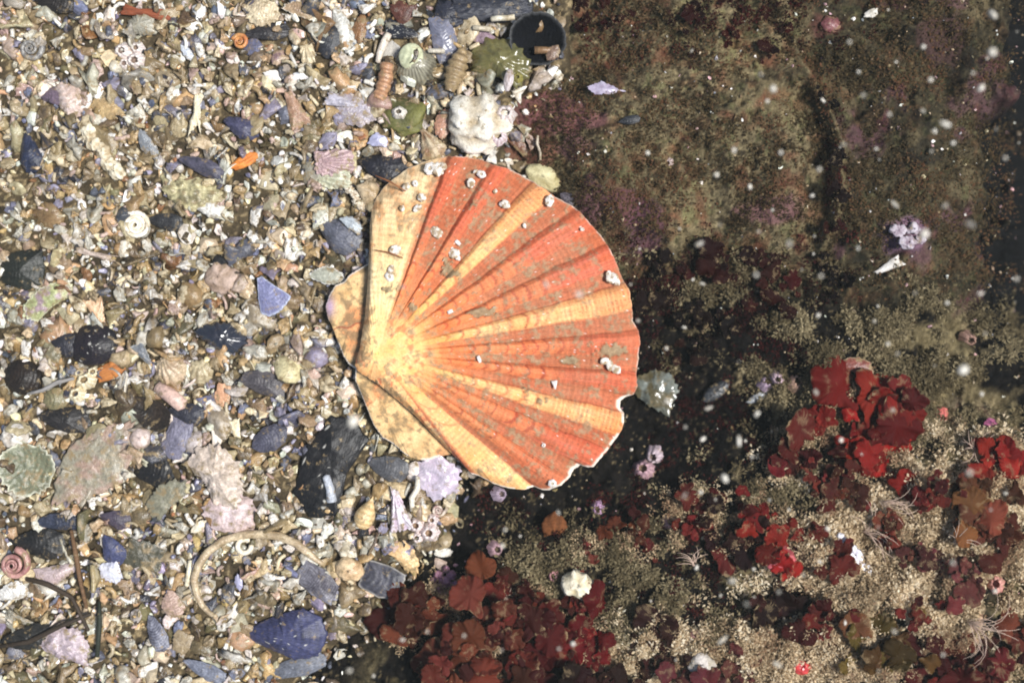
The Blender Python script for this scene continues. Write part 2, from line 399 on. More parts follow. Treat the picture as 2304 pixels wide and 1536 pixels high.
EDGE_Y = np.array([-300, 0, 100, 200, 330, 420, 560, 640, 720, 800, 900], float)
EDGE_X = np.array([2330, 2300, 2262, 2292, 2222, 2262, 2276, 2256, 2236, 2300, 2420], float)
def void_side(x, y): return x - np.interp(y, EDGE_Y, EDGE_X) + 110 * (fbm(x, y, 70, 4, 66) - .5)
CREV_Y = np.array([-300, 120, 200, 330, 480, 560, 700], float)
CREV_X = np.array([1700, 1790, 1835, 1890, 1880, 1850, 1800], float)
def rock_z0(x, y):
    r = rock_side(x, y)
    z = -34 + 0 * x
    up = sstep(620, 480, y + 40 * (fbm(x, y, 120, 2, 60) - .5)) * sstep(-10, 260, r)
    z = z + 66 * up                                                  # upper boulder
    d = x - np.interp(y, CREV_Y, CREV_X)
    behind = sstep(-4, 16, d) * sstep(760, 640, y)
    z = z - up * sstep(-150, -6, d) * sstep(6, -20, d) * 62 * sstep(110, 260, y)   # the boulder dips into the crevice
    z = z + behind * (10 - 36 * up) - 40 * sstep(2060, 2250, x) * sstep(860, 640, y) - 230 * sstep(-25, 70, void_side(x, y)) * sstep(860, 760, y)
    low = sstep(900, 1120, y) * sstep(60, 330, r)
    z = z + low * 44 + 34 * bump_at(x, y, 2040, 1300, 260, 230) + 30 * bump_at(x, y, 1950, 830, 330, 130) + 22 * bump_at(x, y, 1640, 1470, 260, 120)
    z = z - 90 * bump_at(x, y, 1570, 880, 200, 120) - 62 * bump_at(x, y, 2230, 900, 130, 60) - 40 * bump_at(x, y, 1480, 1010, 90, 70)
    z = z - 50 * bump_at(x, y, 1740, 1360, 110, 46) - 64 * bump_at(x, y, 1290, 1150, 270, 70)
    z = z + 46 * (fbm(x, y, 150, 3, 61) - .5) * (1.1 + .6 * sstep(520, 760, y) + .5 * behind) + 22 * (fbm(x, y, 42, 3, 62) - .5) * (1.6 + .2 * sstep(520, 700, y)) - 13 * sstep(.62, .78, fbm(x, y, 26, 2, 67)) + (7 + 11 * sstep(620, 760, y)) * (fbm(x, y, 13, 3, 63) - .5)
    edge = sstep(-110, -30, r)
    return z * edge - 95 * (1 - edge)

def d_bright(x, y): return np.clip(1.15 * bump_at(x, y, 2030, 1290, 270, 210, 3) * sstep(.38, .48, fbm(x, y, 60, 3, 180)) + .8 * bump_at(x, y, 2180, 1060, 150, 150, 3) * sstep(.42, .55, fbm(x, y, 50, 3, 181)) + .95 * bump_at(x, y, 1640, 1480, 300, 80, 3) * sstep(.40, .52, fbm(x, y, 50, 3, 182)) + .5 * bump_at(x, y, 1180, 1500, 240, 70, 3) * sstep(.52, .6, fbm(x, y, 40, 3, 186)), 0, 1)
def d_mid(x, y): return np.clip((1.1 * bump_at(x, y, 1960, 820, 320, 130, 3) + .9 * bump_at(x, y, 1400, 1270, 230, 90, 3) + .7 * bump_at(x, y, 1720, 1085, 170, 50, 3) + .55 * bump_at(x, y, 1620, 690, 240, 110, 3) + .5 * bump_at(x, y, 1480, 1400, 200, 70, 3)) * sstep(.47, .56, fbm(x, y, 56, 4, 183)), 0, 1)
def d_dark(x, y): return np.clip((1.0 * bump_at(x, y, 1590, 830, 240, 190, 3) + .8 * bump_at(x, y, 1300, 1150, 280, 80, 3) + .9 * bump_at(x, y, 1640, 640, 230, 110, 3) + .8 * bump_at(x, y, 1600, 40, 320, 70, 3) + .6 * bump_at(x, y, 1880, 400, 24, 200, 3) + .7 * bump_at(x, y, 1500, 1330, 500, 130, 3)) * sstep(.44, .58, fbm(x, y, 48, 4, 187)), 0, 1)
def d_up(x, y): return .8 * sstep(700, 560, y) * sstep(.30, .6, fbm(x, y, 80, 3, 184))
def rock_z(x, y):
    x = np.asarray(x, float); y = np.asarray(y, float)
    z = rock_z0(x, y); d = np.clip(d_bright(x, y) + .8 * d_mid(x, y), 0, 1)
    return z + sstep(.1, .8, d) * (6 + 26 * (fbm(x, y, 17, 4, 71, .62) - .35))
def top_z(x, y):
    return np.maximum(gravel_z(x, y), rock_z(x, y))

def axis(lo, hi, a, b, fine, coarse):
    return np.concatenate([np.arange(lo, a, coarse), np.arange(a, b, fine), np.arange(b, hi + 1, coarse)])

def sheet(xs, ys, zf):
    Y, X = np.meshgrid(ys, xs, indexing='ij')
    Z = zf(X, Y)
    x = (X - CX) * S; y = (CY - Y) * S
    V = np.c_[x.ravel(), y.ravel(), (Z * S).ravel()]
    ny, nx = X.shape
    i = np.arange(ny * nx).reshape(ny, nx)
    F = np.stack([i[1:, :-1], i[1:, 1:], i[:-1, 1:], i[:-1, :-1]], -1)
    return X, Y, Z, V, F

# ground of shell sand, under everything
X, Y, Z, V, F = sheet(axis(-1500, 3800, -60, 1400, 5, 40), axis(-1400, 2950, -60, 1600, 5, 40), gravel_z)
n1 = fbm(X, Y, 60, 4, 70); n2 = fbm(X, Y, 9, 2, 71)
col = mix(lin((84, 72, 52)), lin((44, 38, 29)), np.clip(n1 * 1.6 - .4, 0, 1)); col = mix(col, lin((165, 145, 108)), sstep(.58, .8, n2) * .7)
o = link('ground', make_mesh('ground', V, [F.reshape(-1, 4)], col.reshape(-1, 3), M_GROUND)); tag(o, 'shell sand seabed under the gravel', kind='structure')

# rock: one surface, cut into three rocks along their crevices
X, Y, Z, V, F = sheet(axis(600, 3600, 700, 2380, 3.6, 40), axis(-1300, 2850, -60, 1600, 3.6, 40), rock_z)
R = rock_side(X, Y)
g1 = fbm(X, Y, 80, 4, 80); g2 = fbm(X, Y, 16, 3, 81); g3 = fbm(X, Y, 7, 2, 82)
olive = mix(lin((92, 82, 60)), lin((124, 111, 83)), np.clip(g1 * 2 - .5, 0, 1))
olive = mix(olive, lin((42, 36, 26)), sstep(.50, .70, g2) * .85); olive = mix(olive, lin((158, 142, 106)), sstep(.58, .8, g3) * .65); olive = mix(olive, lin((46, 36, 26)), sstep(.55, .7, fbm(X, Y, 5, 2, 86)) * .6)
olive = mix(olive, lin((140, 124, 90)), sstep(.55, .72, fbm(X, Y, 120, 4, 87)) * .5)
olive = mix(olive, lin((110, 62, 48)), sstep(.6, .75, fbm(X, Y, 45, 3, 83)) * .5)
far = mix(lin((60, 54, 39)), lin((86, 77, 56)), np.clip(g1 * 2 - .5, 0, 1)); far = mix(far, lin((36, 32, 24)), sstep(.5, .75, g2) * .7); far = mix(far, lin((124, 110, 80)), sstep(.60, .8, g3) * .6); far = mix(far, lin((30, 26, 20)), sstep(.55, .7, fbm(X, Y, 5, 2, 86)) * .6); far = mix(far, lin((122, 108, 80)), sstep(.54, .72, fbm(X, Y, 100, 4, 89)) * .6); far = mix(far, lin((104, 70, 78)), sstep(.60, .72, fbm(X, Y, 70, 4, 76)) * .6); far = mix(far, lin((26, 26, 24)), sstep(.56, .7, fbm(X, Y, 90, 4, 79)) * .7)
olive = olive * .82; far = far * .8  # upper rock colours darkened to imitate light falling off to the upper right
red_ = sstep(.56, .68, fbm(X, Y, 24, 3, 77)); grn = sstep(.58, .7, fbm(X, Y, 20, 3, 78))
for q_ in (olive, far):
    q_[...] = mix(mix(q_, q_ * [1.08, .80, .76], red_ * .7), q_ * [.88, 1.02, .86], grn * .8)
D = X - np.interp(Y, CREV_Y, CREV_X)
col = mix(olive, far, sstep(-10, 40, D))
dark = mix(lin((10, 9, 9)), lin((26, 22, 18)), np.clip(g2 * 2 - .6, 0, 1)); dark = mix(dark, lin((120, 106, 78)), sstep(.70, .82, g3) * .5)  # black rock colour, used again below as painted crevice shade
lowm = sstep(540, 700, Y + 130 * (g1 - .5) - 60 * sstep(1850, 2000, X))
lowm = np.where(X > 1900, sstep(640, 760, Y + 130 * (g1 - .5)), lowm)
siltm = sstep(.5, .62, fbm(X, Y, 120, 4, 85) + .22 * bump_at(X, Y, 2020, 1290, 300, 260) + .2 * bump_at(X, Y, 1950, 830, 330, 130) + .12 * bump_at(X, Y, 1420, 1270, 200, 90) + .1 * bump_at(X, Y, 1680, 1480, 260, 110) - .12 - .3 * bump_at(X, Y, 1570, 880, 200, 120) - .3 * bump_at(X, Y, 1260, 1170, 280, 80))  # silt tone held back in two hollows to paint their shade black
low = mix(dark, mix(lin((84, 74, 52)), lin((128, 115, 84)), np.clip(g2 * 2 - .5, 0, 1)), siltm)
col = mix(col, low, lowm)
tb = d_bright(X, Y); tm = np.clip(d_mid(X, Y), 0, 1); g4 = fbm(X, Y, 9, 3, 74, .65)
cb = mix(mix(lin((116, 96, 72)), lin((226, 206, 170)), np.clip(g4 * 2.4 - .7, 0, 1)), lin((190, 140, 122)), sstep(.56, .7, fbm(X, Y, 26, 3, 73)) * .45)  # lower right silt coloured lighter to imitate the stronger light there
cm = mix(lin((84, 72, 50)), lin((158, 142, 108)), np.clip(g4 * 2.4 - .7, 0, 1))
col = mix(mix(col, cm, sstep(.15, .6, tm) * .9), cb, sstep(.15, .6, tb) * .9)
col = mix(col, dark, sstep(150, 30, R) * sstep(1000, 1080, Y) * .95)  # crevice shade below the scallop painted into the rock colour
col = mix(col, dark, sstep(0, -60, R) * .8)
for (px, py, rx, ry, c) in [(1240, 258, 105, 60, (118, 76, 76)), (1330, 270, 40, 25, (120, 82, 80)), (1405, 470, 60, 46, (92, 58, 62)), (1450, 520, 50, 70, (90, 60, 68)), (1730, 480, 85, 35, (110, 78, 78)),
                            (1200, 330, 70, 50, (112, 74, 60)), (1860, 60, 40, 30, (84, 54, 48)), (2040, 530, 60, 45, (120, 92, 108)), (1330, 460, 35, 60, (96, 64, 70)), (1290, 330, 40, 30, (106, 76, 74)), (2120, 90, 60, 60, (74, 54, 50)), (2090, 1250, 50, 40, (150, 95, 95))]:
    k = np.exp(-(((X - px) / rx) ** 2 + ((Y - py) / ry) ** 2)) + .6 * (fbm(X, Y, 30, 3, 88) - .5)
    col = mix(col, lin(c) * (.8 + .4 * g3[..., None]), sstep(.3, .6, k) * .85)
fx = X[:-1, :-1]; fy = Y[:-1, :-1]
keep = (R[:-1, :-1] > -120)
isfar = (D[:-1, :-1] > 6) & (fy < 700)
islow = (fy > 640 + 60 * (g1[:-1, :-1] - .5)) & ~isfar
isup = ~isfar & ~islow
void_shade = mix(lin((12, 13, 15)), lin((24, 24, 24)), g2)  # near-black painted on the right-hand drop where no light reaches
col = mix(col, void_shade, sstep(-50, 25, void_side(X, Y)) * sstep(860, 760, Y))
for sel, lab in ((isup, 'olive brown silt covered boulder beside the scallop'), (isfar, 'dim olive boulder behind the crevice'), (islow, 'black rock with painted-in crevice shade, overgrown with tan silt and red seaweed')):
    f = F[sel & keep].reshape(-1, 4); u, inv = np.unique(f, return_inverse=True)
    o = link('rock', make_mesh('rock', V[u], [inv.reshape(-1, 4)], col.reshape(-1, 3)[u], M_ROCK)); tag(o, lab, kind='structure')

# ------------------------------------------------------------------ the scallop
AX, AY = 848.0, 795.0
OUT = np.array([(832, 540), (832, 512), (836, 473), (848, 442), (866, 418), (889, 399), (918, 379), (949, 366), (980, 356), (1012, 351), (1053, 353), (1085, 360), (1106, 369), (1137, 378),
    (1166, 390), (1197, 408), (1226, 424), (1249, 442), (1278, 458), (1301, 472), (1322, 497), (1346, 523), (1369, 554), (1382, 580), (1395, 611), (1403, 632), (1416, 650), (1421, 679), (1424, 721),
    (1437, 743), (1441, 767), (1437, 793), (1435, 819), (1432, 845), (1435, 866), (1426, 887), (1408, 893), (1395, 901), (1396, 917), (1404, 928), (1404, 949), (1398, 967), (1385, 988), (1369, 1009),
    (1356, 1027), (1335, 1050), (1325, 1052), (1307, 1046), (1291, 1055), (1284, 1072), (1262, 1091), (1236, 1103), (1221, 1102), (1202, 1094), (1179, 1101), (1145, 1098), (1111, 1088), (1080, 1071),
    (1061, 1066), (1038, 1041), (1014, 1018), (980, 984), (954, 955), (933, 934), (902, 906), (871, 880), (845, 860), (822, 846), (803, 834), (799, 822), (804, 800), (810, 776), (817, 738), (822, 700), (826, 655), (829, 603)], float)
def close_resample(P, n):
    Q = np.vstack([P, P[:1]]); d = np.concatenate([[0], np.cumsum(np.hypot(*np.diff(Q, axis=0).T))])
    s = np.linspace(0, d[-1], n, endpoint=False)
    return np.c_[np.interp(s, d, Q[:, 0]), np.interp(s, d, Q[:, 1])]
#        upper, lower edge of the rib at the margin (degrees about the apex), colour
RIBS = [(70.0, 65.8, 'r'), (58.8, 54.2, 'r'), (47.8, 42.0, 'y'), (36.0, 29.7, 'r'), (25.2, 19.4, 'r'), (15.4, 9.9, 'y'), (5.1, 0.2, 'r'), (-4.1, -8.6, 'r'),
        (-13.5, -18.6, 'y'), (-22.8, -28.3, 'r'), (-33.0, -37.4, 'o'), (-40.4, -50.5, 'y')]
def scallop_fields(x, y, t):
    """height and colour of the disc at plan points"""
    ang = np.degrees(np.arctan2(AY - y, x - AX)); rad = np.hypot(x - AX, y - AY)
    ang = ang + .9 * (fbm(x, y, 150, 2, 90) - .5) + .5 * (fbm(x, y, 30, 2, 91) - .5)
    fade = sstep(.10, .42, t)
    n_a = fbm(x, y, 90, 4, 92); n_b = fbm(x, y, 22, 4, 93); n_c = fbm(x, y, 7, 2, 94)
    streak = fbm(ang * 9, rad * .02, 6.0, 3, 95); streak2 = fbm(ang * 9, rad * .06, 2.2, 2, 96)
    red_in, red_out = lin((216, 124, 76)), lin((190, 90, 64))
    gap_c = lin((172, 98, 70)); yel = lin((228, 186, 112)); ora = lin((208, 126, 76))
    col = mix(lin((204, 128, 84)), gap_c, sstep(.25, .6, t + .3 * (n_a - .5)))
    z = np.zeros_like(x); rid = np.full(x.shape, -1)
    line = np.zeros_like(x)
    for i, (hi, lo, kind) in enumerate(RIBS):
        c = (hi + lo) / 2; hw = (hi - lo) / 2
        u = (ang - c) / hw
        prof = sstep(1.2, .45, u) * sstep(-1.7, -.1, u)
        z = z + fade * (13 if i < 11 else 4) * prof * (.55 + .45 * t)
        z = z - fade * 2.0 * np.exp(-((u - 1.16) / .16) ** 2)
        line = np.maximum(line, np.exp(-((u - 1.06) / .11) ** 2))
        m = sstep(1.08, .95, u) * sstep(-1.25, -.9, u)
        rid = np.where((u < 1.08) & (u > -1.15), i, rid)
        if kind == 'y': rc = mix(lin((228, 182, 108)), mix(yel, lin((234, 202, 148)), np.clip(n_b * 1.5 - .2, 0, 1)), sstep(.2, .5, t))
        elif kind == 'o': rc = mix(ora, lin((196, 100, 68)), sstep(.45, .9, t))
        else: rc = mix(red_in, mix(red_out, lin((196, 94, 80)), sstep(.4, .7, streak)), sstep(.38, .68, t + .16 * (n_a - .5)))
        if kind == 'y' and i < 11:   # outer part of the yellow ribs: fine close growth lines
            gl = .5 + .5 * np.sin(rad / 1.55 + 2.5 * n_b + .2 * ang)
            rc = mix(rc, lin((186, 112, 64)), sstep(.55, .8, t) * (.25 + .6 * sstep(.45, .7, streak2)) * gl + .35 * sstep(.75, 1, t))
        rs = np.random.RandomState(300 + i); tt = .26 + .05 * rs.rand(); arcs = np.zeros_like(x)
        end = {0: .5, 1: .55, 2: .52, 10: .6, 11: .56}.get(i, .66) + .06 * rs.rand()
        while tt < end:
            aw = rs.uniform(.0045, .0075)
            arcs = np.maximum(arcs, rs.uniform(.6, 1) * np.exp(-((t - tt - .014 * (1 - u * u) - .02 * (n_b - .5)) / aw) ** 2))
            tt += rs.uniform(.035, .085) if i < 11 else rs.uniform(.1, .16)
        rc = mix(rc, lin((164, 50, 36)), arcs * .85 * (np.abs(u) < 1.05))
        cells = sstep(.2, .3, t) * sstep(end + .06, end - .04, t) * (kind != 'y')
        rc = mix(rc, lin((222, 132, 78)), cells * (arcs < .25) * .55)
        col = mix(col, rc, m * (.35 + .65 * sstep(.12, .3, t)))
        z = z + fade * m * arcs * (-1.2)
    # shoulder beyond the first rib and the umbo
    sh = sstep(69.5, 74, ang + 3 * (n_a - .5)) * (ang < 175)
    shc = mix(lin((246, 216, 166)), lin((232, 212, 182)), sstep(.45, .95, t)); shc = mix(shc, lin((212, 146, 92)), sstep(.52, .7, n_b) * sstep(.5, .8, t) * .6)
    shc = mix(shc, lin((176, 150, 112)), (.5 + .5 * np.sin(rad / 3.2 + 6 * n_b)) * sstep(.6, 1, t) * .3)
    col = mix(col, shc, sh)
    z = z + .5 * np.sin(ang * 1.5 + 4 * n_a) * sh * fade
    um = sstep(.30, .10, t + .2 * (n_a - .5) + .08 * (n_b - .5)); um = np.maximum(um, (ang > 150) | (ang < -53))
    umc = mix(lin((240, 188, 116)), lin((240, 206, 152)), np.clip(n_b * 2 - .5, 0, 1))
    umc = mix(umc, lin((204, 108, 76)), sstep(.57, .68, fbm(x, y, 14, 3, 97)) * sstep(20, 50, rad) * .75)
    col = mix(col, umc, um * .92)
    col = mix(col, lin((140, 62, 46)), line * fade * .5 * sstep(.35, .6, .6 * n_b + .4 * n_a + .1))  # shade on the upper flank of each rib painted as a dark line
    streak3 = fbm(ang * 9, rad * .03, 1.1, 2, 104)
    brown = sstep(.42, .7, n_a + .12 * (y < 560)) * (1 - um) * .5
    col = mix(col, col * lin((226, 196, 158)) * 1.25, brown)
    col = col * (1 + .34 * (streak2 - .5) + .42 * sstep(.3, .6, t) * (streak3 - .5) + .22 * (n_c - .5) + .10 * np.sin(rad / 1.9 + 4 * n_b) * sstep(.3, .5, t))[..., None]
    gr = np.sin(rad / 5.2 + 5 * n_a); z = z + .7 * gr + .4 * np.sin(rad / 1.8 + 5 * n_b) * sstep(.35, .6, t)
    lum = (col * [.35, .5, .15]).sum(-1, keepdims=True)
    sal = lin((208, 116, 80)) * (lum / .26)
    kk = (.36 * sstep(.2, .45, t) * (1 - sh))[..., None]
    col = (col * (1 - kk) + np.clip(sal, 0, 1) * kk)
    lum = (col * [.35, .5, .15]).sum(-1, keepdims=True); col = (col * .97 + lum * .03) * [1.04, 1.03, .93]
    veil = .22 * sstep(.35, .7, fbm(x, y, 70, 4, 105)) * (t > .05); col = mix(col, lin((150, 122, 90)), veil)
    # silt lying in the furrows and in a few heaps
    n_d = fbm(x, y, 11, 4, 103, .65)
    silt = sstep(.53, .65, .45 * n_b + .55 * n_d + .07 * (rid < 0) * (t > .15) - .05 * sh - .03 * (t > .93)) * sstep(.38, .62, n_c + .1)
    heaps = 0 * x
    for (px, py, rx, ry, s) in [(1085, 702, 42, 15, 1.2), (1010, 607, 26, 26, 1.2), (1370, 790, 50, 22, 1.1), (842, 867, 24, 14, 1.2), (1290, 810, 60, 16, .8), (870, 655, 16, 12, .9), (1210, 900, 40, 18, .7), (1240, 480, 40, 22, .55), (1180, 880, 30, 12, .6), (1060, 470, 36, 28, .6), (930, 690, 30, 16, .8)]:
        heaps = np.maximum(heaps, s * np.exp(-(((x - px) / rx) ** 2 + ((y - py) / ry) ** 2)))
    hp = sstep(.5, .68, heaps * .85 + 1.3 * (n_d - .5) + .4 * (n_c - .5))
    k = np.maximum(silt * .7, hp * .9)
    col = mix(col, mix(lin((112, 94, 68)), lin((168, 150, 118)), n_c), k)
    z = z + 2.2 * silt * n_c + hp * 6 * (.5 + n_b)
    dots = (np.random.RandomState(4).rand(*x.shape) < .0035) & (t > .1)
    col = mix(col, lin((60, 36, 22)), dots * .8)
    wd = (np.random.RandomState(5).rand(*x.shape) < .002)
    col = mix(col, lin((240, 232, 222)), wd * .9)
    return z, col, rid

def build_scallop():
    root = bpy.data.objects.new('scallop_shell', None); C.objects.link(root); root.location = (0, 0, 0)
    tag(root, 'large orange and yellow ribbed scallop shell lying between gravel and rock', 'scallop')
    NA, NR = 1040, 155
    O = close_resample(OUT, NA)
    rs = np.random.RandomState(8)
    d = np.hypot(*(O - [AX, AY]).T)
    O = [AX, AY] + (O - [AX, AY]) * (1 + 1.3 * (fbm(np.arange(NA), np.zeros(NA), 5, 3, 98) - .5) / d * 3)[:, None]
    t = (np.arange(1, NR + 1) / NR)
    x = AX + np.outer(t, O[:, 0] - AX); y = AY + np.outer(t, O[:, 1] - AY); T = np.repeat(t[:, None], NA, 1)
    zr, col, rid = scallop_fields(x, y, T)
    rad = np.hypot(x - AX, y - AY)
    full = np.hypot(O[:, 0] - AX, O[:, 1] - AY)[None]
    near = (full < 200)
    # broad low dome: highest a little way out from the beak
    base = 50 + 46 * (1 - sstep(0, 640, rad)) - 14 * T ** 6
    side = sstep(.0, 1, 1 - T) ** .6
    edge_d = full * (1 - T)
    base = base + 12 * sstep(0, 40, edge_d) ** .7 - 12
    z = base + zr
    rimc = lin((236, 226, 208)); rimm = sstep(.994, 1.0, T) * (.15 + .5 * (fbm(x, y, 40, 2, 99) > .52))
    low_rim = (y > 930) & (x > 1030)
    rimm = np.maximum(rimm, sstep(.985, .995, T) * low_rim * (fbm(x, y, 26, 2, 101) > .42))
    notch = np.exp(-(((x - 1402) / 26) ** 2 + ((y - 905) / 24) ** 2)) + np.exp(-(((x - 1302) / 30) ** 2 + ((y - 1056) / 18) ** 2))
    rimm = np.maximum(rimm, sstep(.978, .99, T) * sstep(.3, .5, notch))
    col = mix(col, rimc, rimm * .9)
    px, py, pz = W(x, y, z)
    V = np.stack([px, py, pz], -1)                                  # NR, NA, 3
    # underside: inset skirt
    xu = AX + np.outer([.992, .9], O[:, 0] - AX); yu = AY + np.outer([.992, .9], O[:, 1] - AY)
    zu = np.stack([z[-1] - 9, z[-1] - 9 + 8]); ux, uy, uz = W(xu, yu, zu); VU = np.stack([ux, uy, uz], -1)
    ctr = np.array(W(AX, AY, float(50 + 46 - 12)))[None]
    allV = np.vstack([V.reshape(-1, 3), VU.reshape(-1, 3), ctr])
    allC = np.vstack([col.reshape(-1, 3), np.repeat((rimc * .9)[None], 2 * NA, 0), lin((248, 196, 112))[None]])
    i = np.arange((NR + 2) * NA).reshape(NR + 2, NA)
    j = np.roll(i, -1, 1)
    Q = np.stack([i[:-1], i[1:], j[1:], j[:-1]], -1)                # NR+1, NA, 4
    ridq = np.full((NR + 1, NA), -9); ridq[:NR - 1] = rid[1:]
    T4 = np.full((NR + 1, NA), 1.0); T4[:NR - 1] = T[1:]
    # a rib is a part from where it rises; the same surface, cut along its furrow
    angc = np.degrees(np.arctan2(AY - O[:, 1], O[:, 0] - AX))
    colrid = np.full(NA, -1)
    for k, (hi, lo, kind) in enumerate(RIBS): colrid[(angc < hi + .35) & (angc > lo - .35)] = k
    part = np.repeat(colrid[None], NR + 1, 0); part[T4 < .3] = -1; part[NR - 1:] = -1
    c = len(allV) - 1
    fan = np.stack([np.full(NA, c), i[0], j[0]], -1)
    # smooth normals of the whole surface, kept on every cut piece
    whole = make_mesh('whole', allV, [Q.reshape(-1, 4), fan], allC, M_SCALLOP)
    nrm = np.empty(len(allV) * 3, np.float32); whole.vertex_normals.foreach_get('vector', nrm); nrm = nrm.reshape(-1, 3)
    bpy.data.meshes.remove(whole)
    def piece(name, quads, tris=None):
        fs = [quads] + ([tris] if tris is not None else [])
        u = np.unique(np.concatenate([f.ravel() for f in fs])); mp = np.full(len(allV), -1); mp[u] = np.arange(len(u))
        me = make_mesh(name, allV[u], [mp[f] for f in fs], allC[u], M_SCALLOP)
        me.normals_split_custom_set_from_vertices([tuple(v) for v in nrm[u]])
        return link(name, me, parent=root)
    piece('disc', Q[part == -1], fan)
    for k, (hi, lo, kind) in enumerate(RIBS):
        o = piece('rib', Q[part == k])
        if kind == 'y': o['label'] = ['pale yellow rib crossing the upper disc', 'pale yellow rib at mid disc', 'pale yellow rib of the lower disc', 'broad plain yellow shoulder rib'][[2, 5, 8, 11].index(k)]
    # ears
    EU = np.array([(836, 588), (806, 606), (785, 619), (775, 633), (754, 642), (741, 664), (733, 687), (736, 712), (748, 736), (759, 765), (772, 799), (785, 820), (800, 829), (826, 800), (834, 740), (840, 660)], float)
    EL = np.array([(800, 828), (799, 854), (809, 877), (824, 914), (840, 955), (861, 984), (887, 999), (908, 1018), (923, 1028), (949, 1035), (970, 1033), (991, 1026), (1016, 1022), (1000, 990), (960, 945), (900, 890), (850, 850), (820, 835)], float)
    for P, cx, cy, lab in ((EU, 792, 712, 'small upper ear with a chipped end'), (EL, 868, 930, 'long lower ear with a white rim')):
        n = 360; O2 = close_resample(P, n); m = 40; tt = np.arange(1, m + 1) / m
        O2 = O2 + 1.4 * (rs.rand(n, 2) - .5)
        ex = cx + np.outer(tt, O2[:, 0] - cx); ey = cy + np.outer(tt, O2[:, 1] - cy); ET = np.repeat(tt[:, None], n, 1)
        nb = fbm(ex, ey, 20, 4, 110); nc = fbm(ex, ey, 6, 2, 111); na_ = fbm(ex, ey, 50, 3, 112)
        # distance from the beak along the ear
        db = np.hypot(ex - 800, ey - 828)
        ez = 46 + 3 * np.sin(db / 9 + 3 * nb) * .35 + 5 * (na_ - .5) - 5 * ET ** 8 - .02 * db
        ec = mix(lin((234, 196, 142)), lin((204, 164, 112)), np.clip(nb * 1.8 - .4 + .25 * np.sin(db / 9 + 3 * nb), 0, 1))
        ec = mix(ec, lin((226, 130, 76)), sstep(.55, .7, na_) * .6)
        ec = mix(ec, lin((136, 116, 86)), sstep(.50, .62, nb * .35 + fbm(ex, ey, 11, 4, 114, .65) * .45 + na_ * .2 + (.03 if cy < 800 else .015)) * .8)
        ec = mix(ec, lin((238, 228, 214)), sstep(.96, .985, ET) * (ex < 990) * (fbm(ex, ey, 30, 2, 113) > .33))
        if cy < 800: ec = mix(ec, lin((176, 150, 170)), np.exp(-(((ex - 742) / 12) ** 2 + ((ey - 690) / 22) ** 2)))
        for (x0, y0, x1, y1) in ((752, 741, 812, 728), (828, 912, 850, 893)):
            sN = np.clip(((ex - x0) * (x1 - x0) + (ey - y0) * (y1 - y0)) / ((x1 - x0) ** 2 + (y1 - y0) ** 2), 0, 1)
            dd = np.hypot(ex - x0 - sN * (x1 - x0), ey - y0 - sN * (y1 - y0) + 3 * np.sin(sN * 9))
            ec = mix(ec, lin((150, 34, 24)), np.exp(-(dd / 1.5) ** 2) * .85)
        ec = ec * (1 + .25 * (nc - .5))[..., None]
        a_, b_, c_ = W(ex, ey, ez); VV = np.stack([a_, b_, c_], -1).reshape(-1, 3)
        a2, b2, c2 = W(cx + (O2[:, 0] - cx) * .985, cy + (O2[:, 1] - cy) * .985, ez[-1] - 8)
        VV = np.vstack([VV, np.c_[a2, b2, c2], np.array(W(cx, cy, float(ez[0].mean())))[None]])
        CC = np.vstack([ec.reshape(-1, 3), np.repeat(lin((232, 222, 204))[None], n, 0), ec[0, :1]])
        ii = np.arange((m + 1) * n).reshape(m + 1, n); jj = np.roll(ii, -1, 1)
        FF = np.stack([ii[:-1], ii[1:], jj[1:], jj[:-1]], -1).reshape(-1, 4)
        o = link('ear', make_mesh('ear', VV, [FF, np.stack([np.full(n, len(VV) - 1), ii[0], jj[0]], -1)], CC, M_SCALLOP), parent=root); o['label'] = lab
    def surf(px, py):
        r = math.hypot(px - AX, py - AY); return 50 + 46 * (1 - float(sstep(0, 640, r))) + 4
    k = 0
    for (px, py, r, h) in [(968, 379, 13, 8), (985, 382, 17, 10), (996, 374, 12, 8), (914, 421, 10, 7), (934, 413, 7, 4), (949, 445, 12, 8), (940, 468, 10, 6), (905, 470, 7, 4), (1083, 392, 11, 8), (1070, 386, 7, 5), (1060, 412, 11, 6),
                           (1137, 460, 12, 7), (1129, 459, 7, 6), (1236, 452, 13, 8), (982, 523, 15, 7), (1022, 570, 15, 10), (1013, 562, 8, 7), (1030, 580, 7, 6), (889, 562, 14, 7), (880, 607, 14, 7), (876, 622, 10, 6), (1378, 626, 15, 9), (1370, 616, 9, 7), (1388, 634, 8, 6),
                           (1243, 1087, 9, 6), (1114, 431, 6, 3), (1180, 508, 5, 4), (1310, 516, 5, 3), (1223, 1001, 5, 4), (1372, 822, 16, 8), (1385, 830, 12, 7), (1360, 812, 10, 6)]:
        k += 1
        q_ = .85 + .4 * ((k * 37) % 10) / 10
        if k % 4 == 1: V_, F_, C_ = barnacle(r * q_, h * .5, (236, 232, 226), (206, 196, 188), 5 + k % 3, (176, 160, 138), k, 22)
        else: V_, F_, C_ = dome(r * 1.9 * q_, r * (1.2 + .6 * ((k * 53) % 10) / 10) * q_, 'round', .34, 6, 22, 2.0, (236, 231, 224), (206, 192, 172), rough=.13, lump=.35, seed=60 + k, blotch=.22, blot=(160, 136, 104))
        me = make_mesh('barnacle', V_ * S, F_, C_, M_CHALK)
        o = link('barnacle', me, W(px, py, surf(px, py) - .5), (0, .08 * (k % 3), k), root)
    return surf
surf = build_scallop()

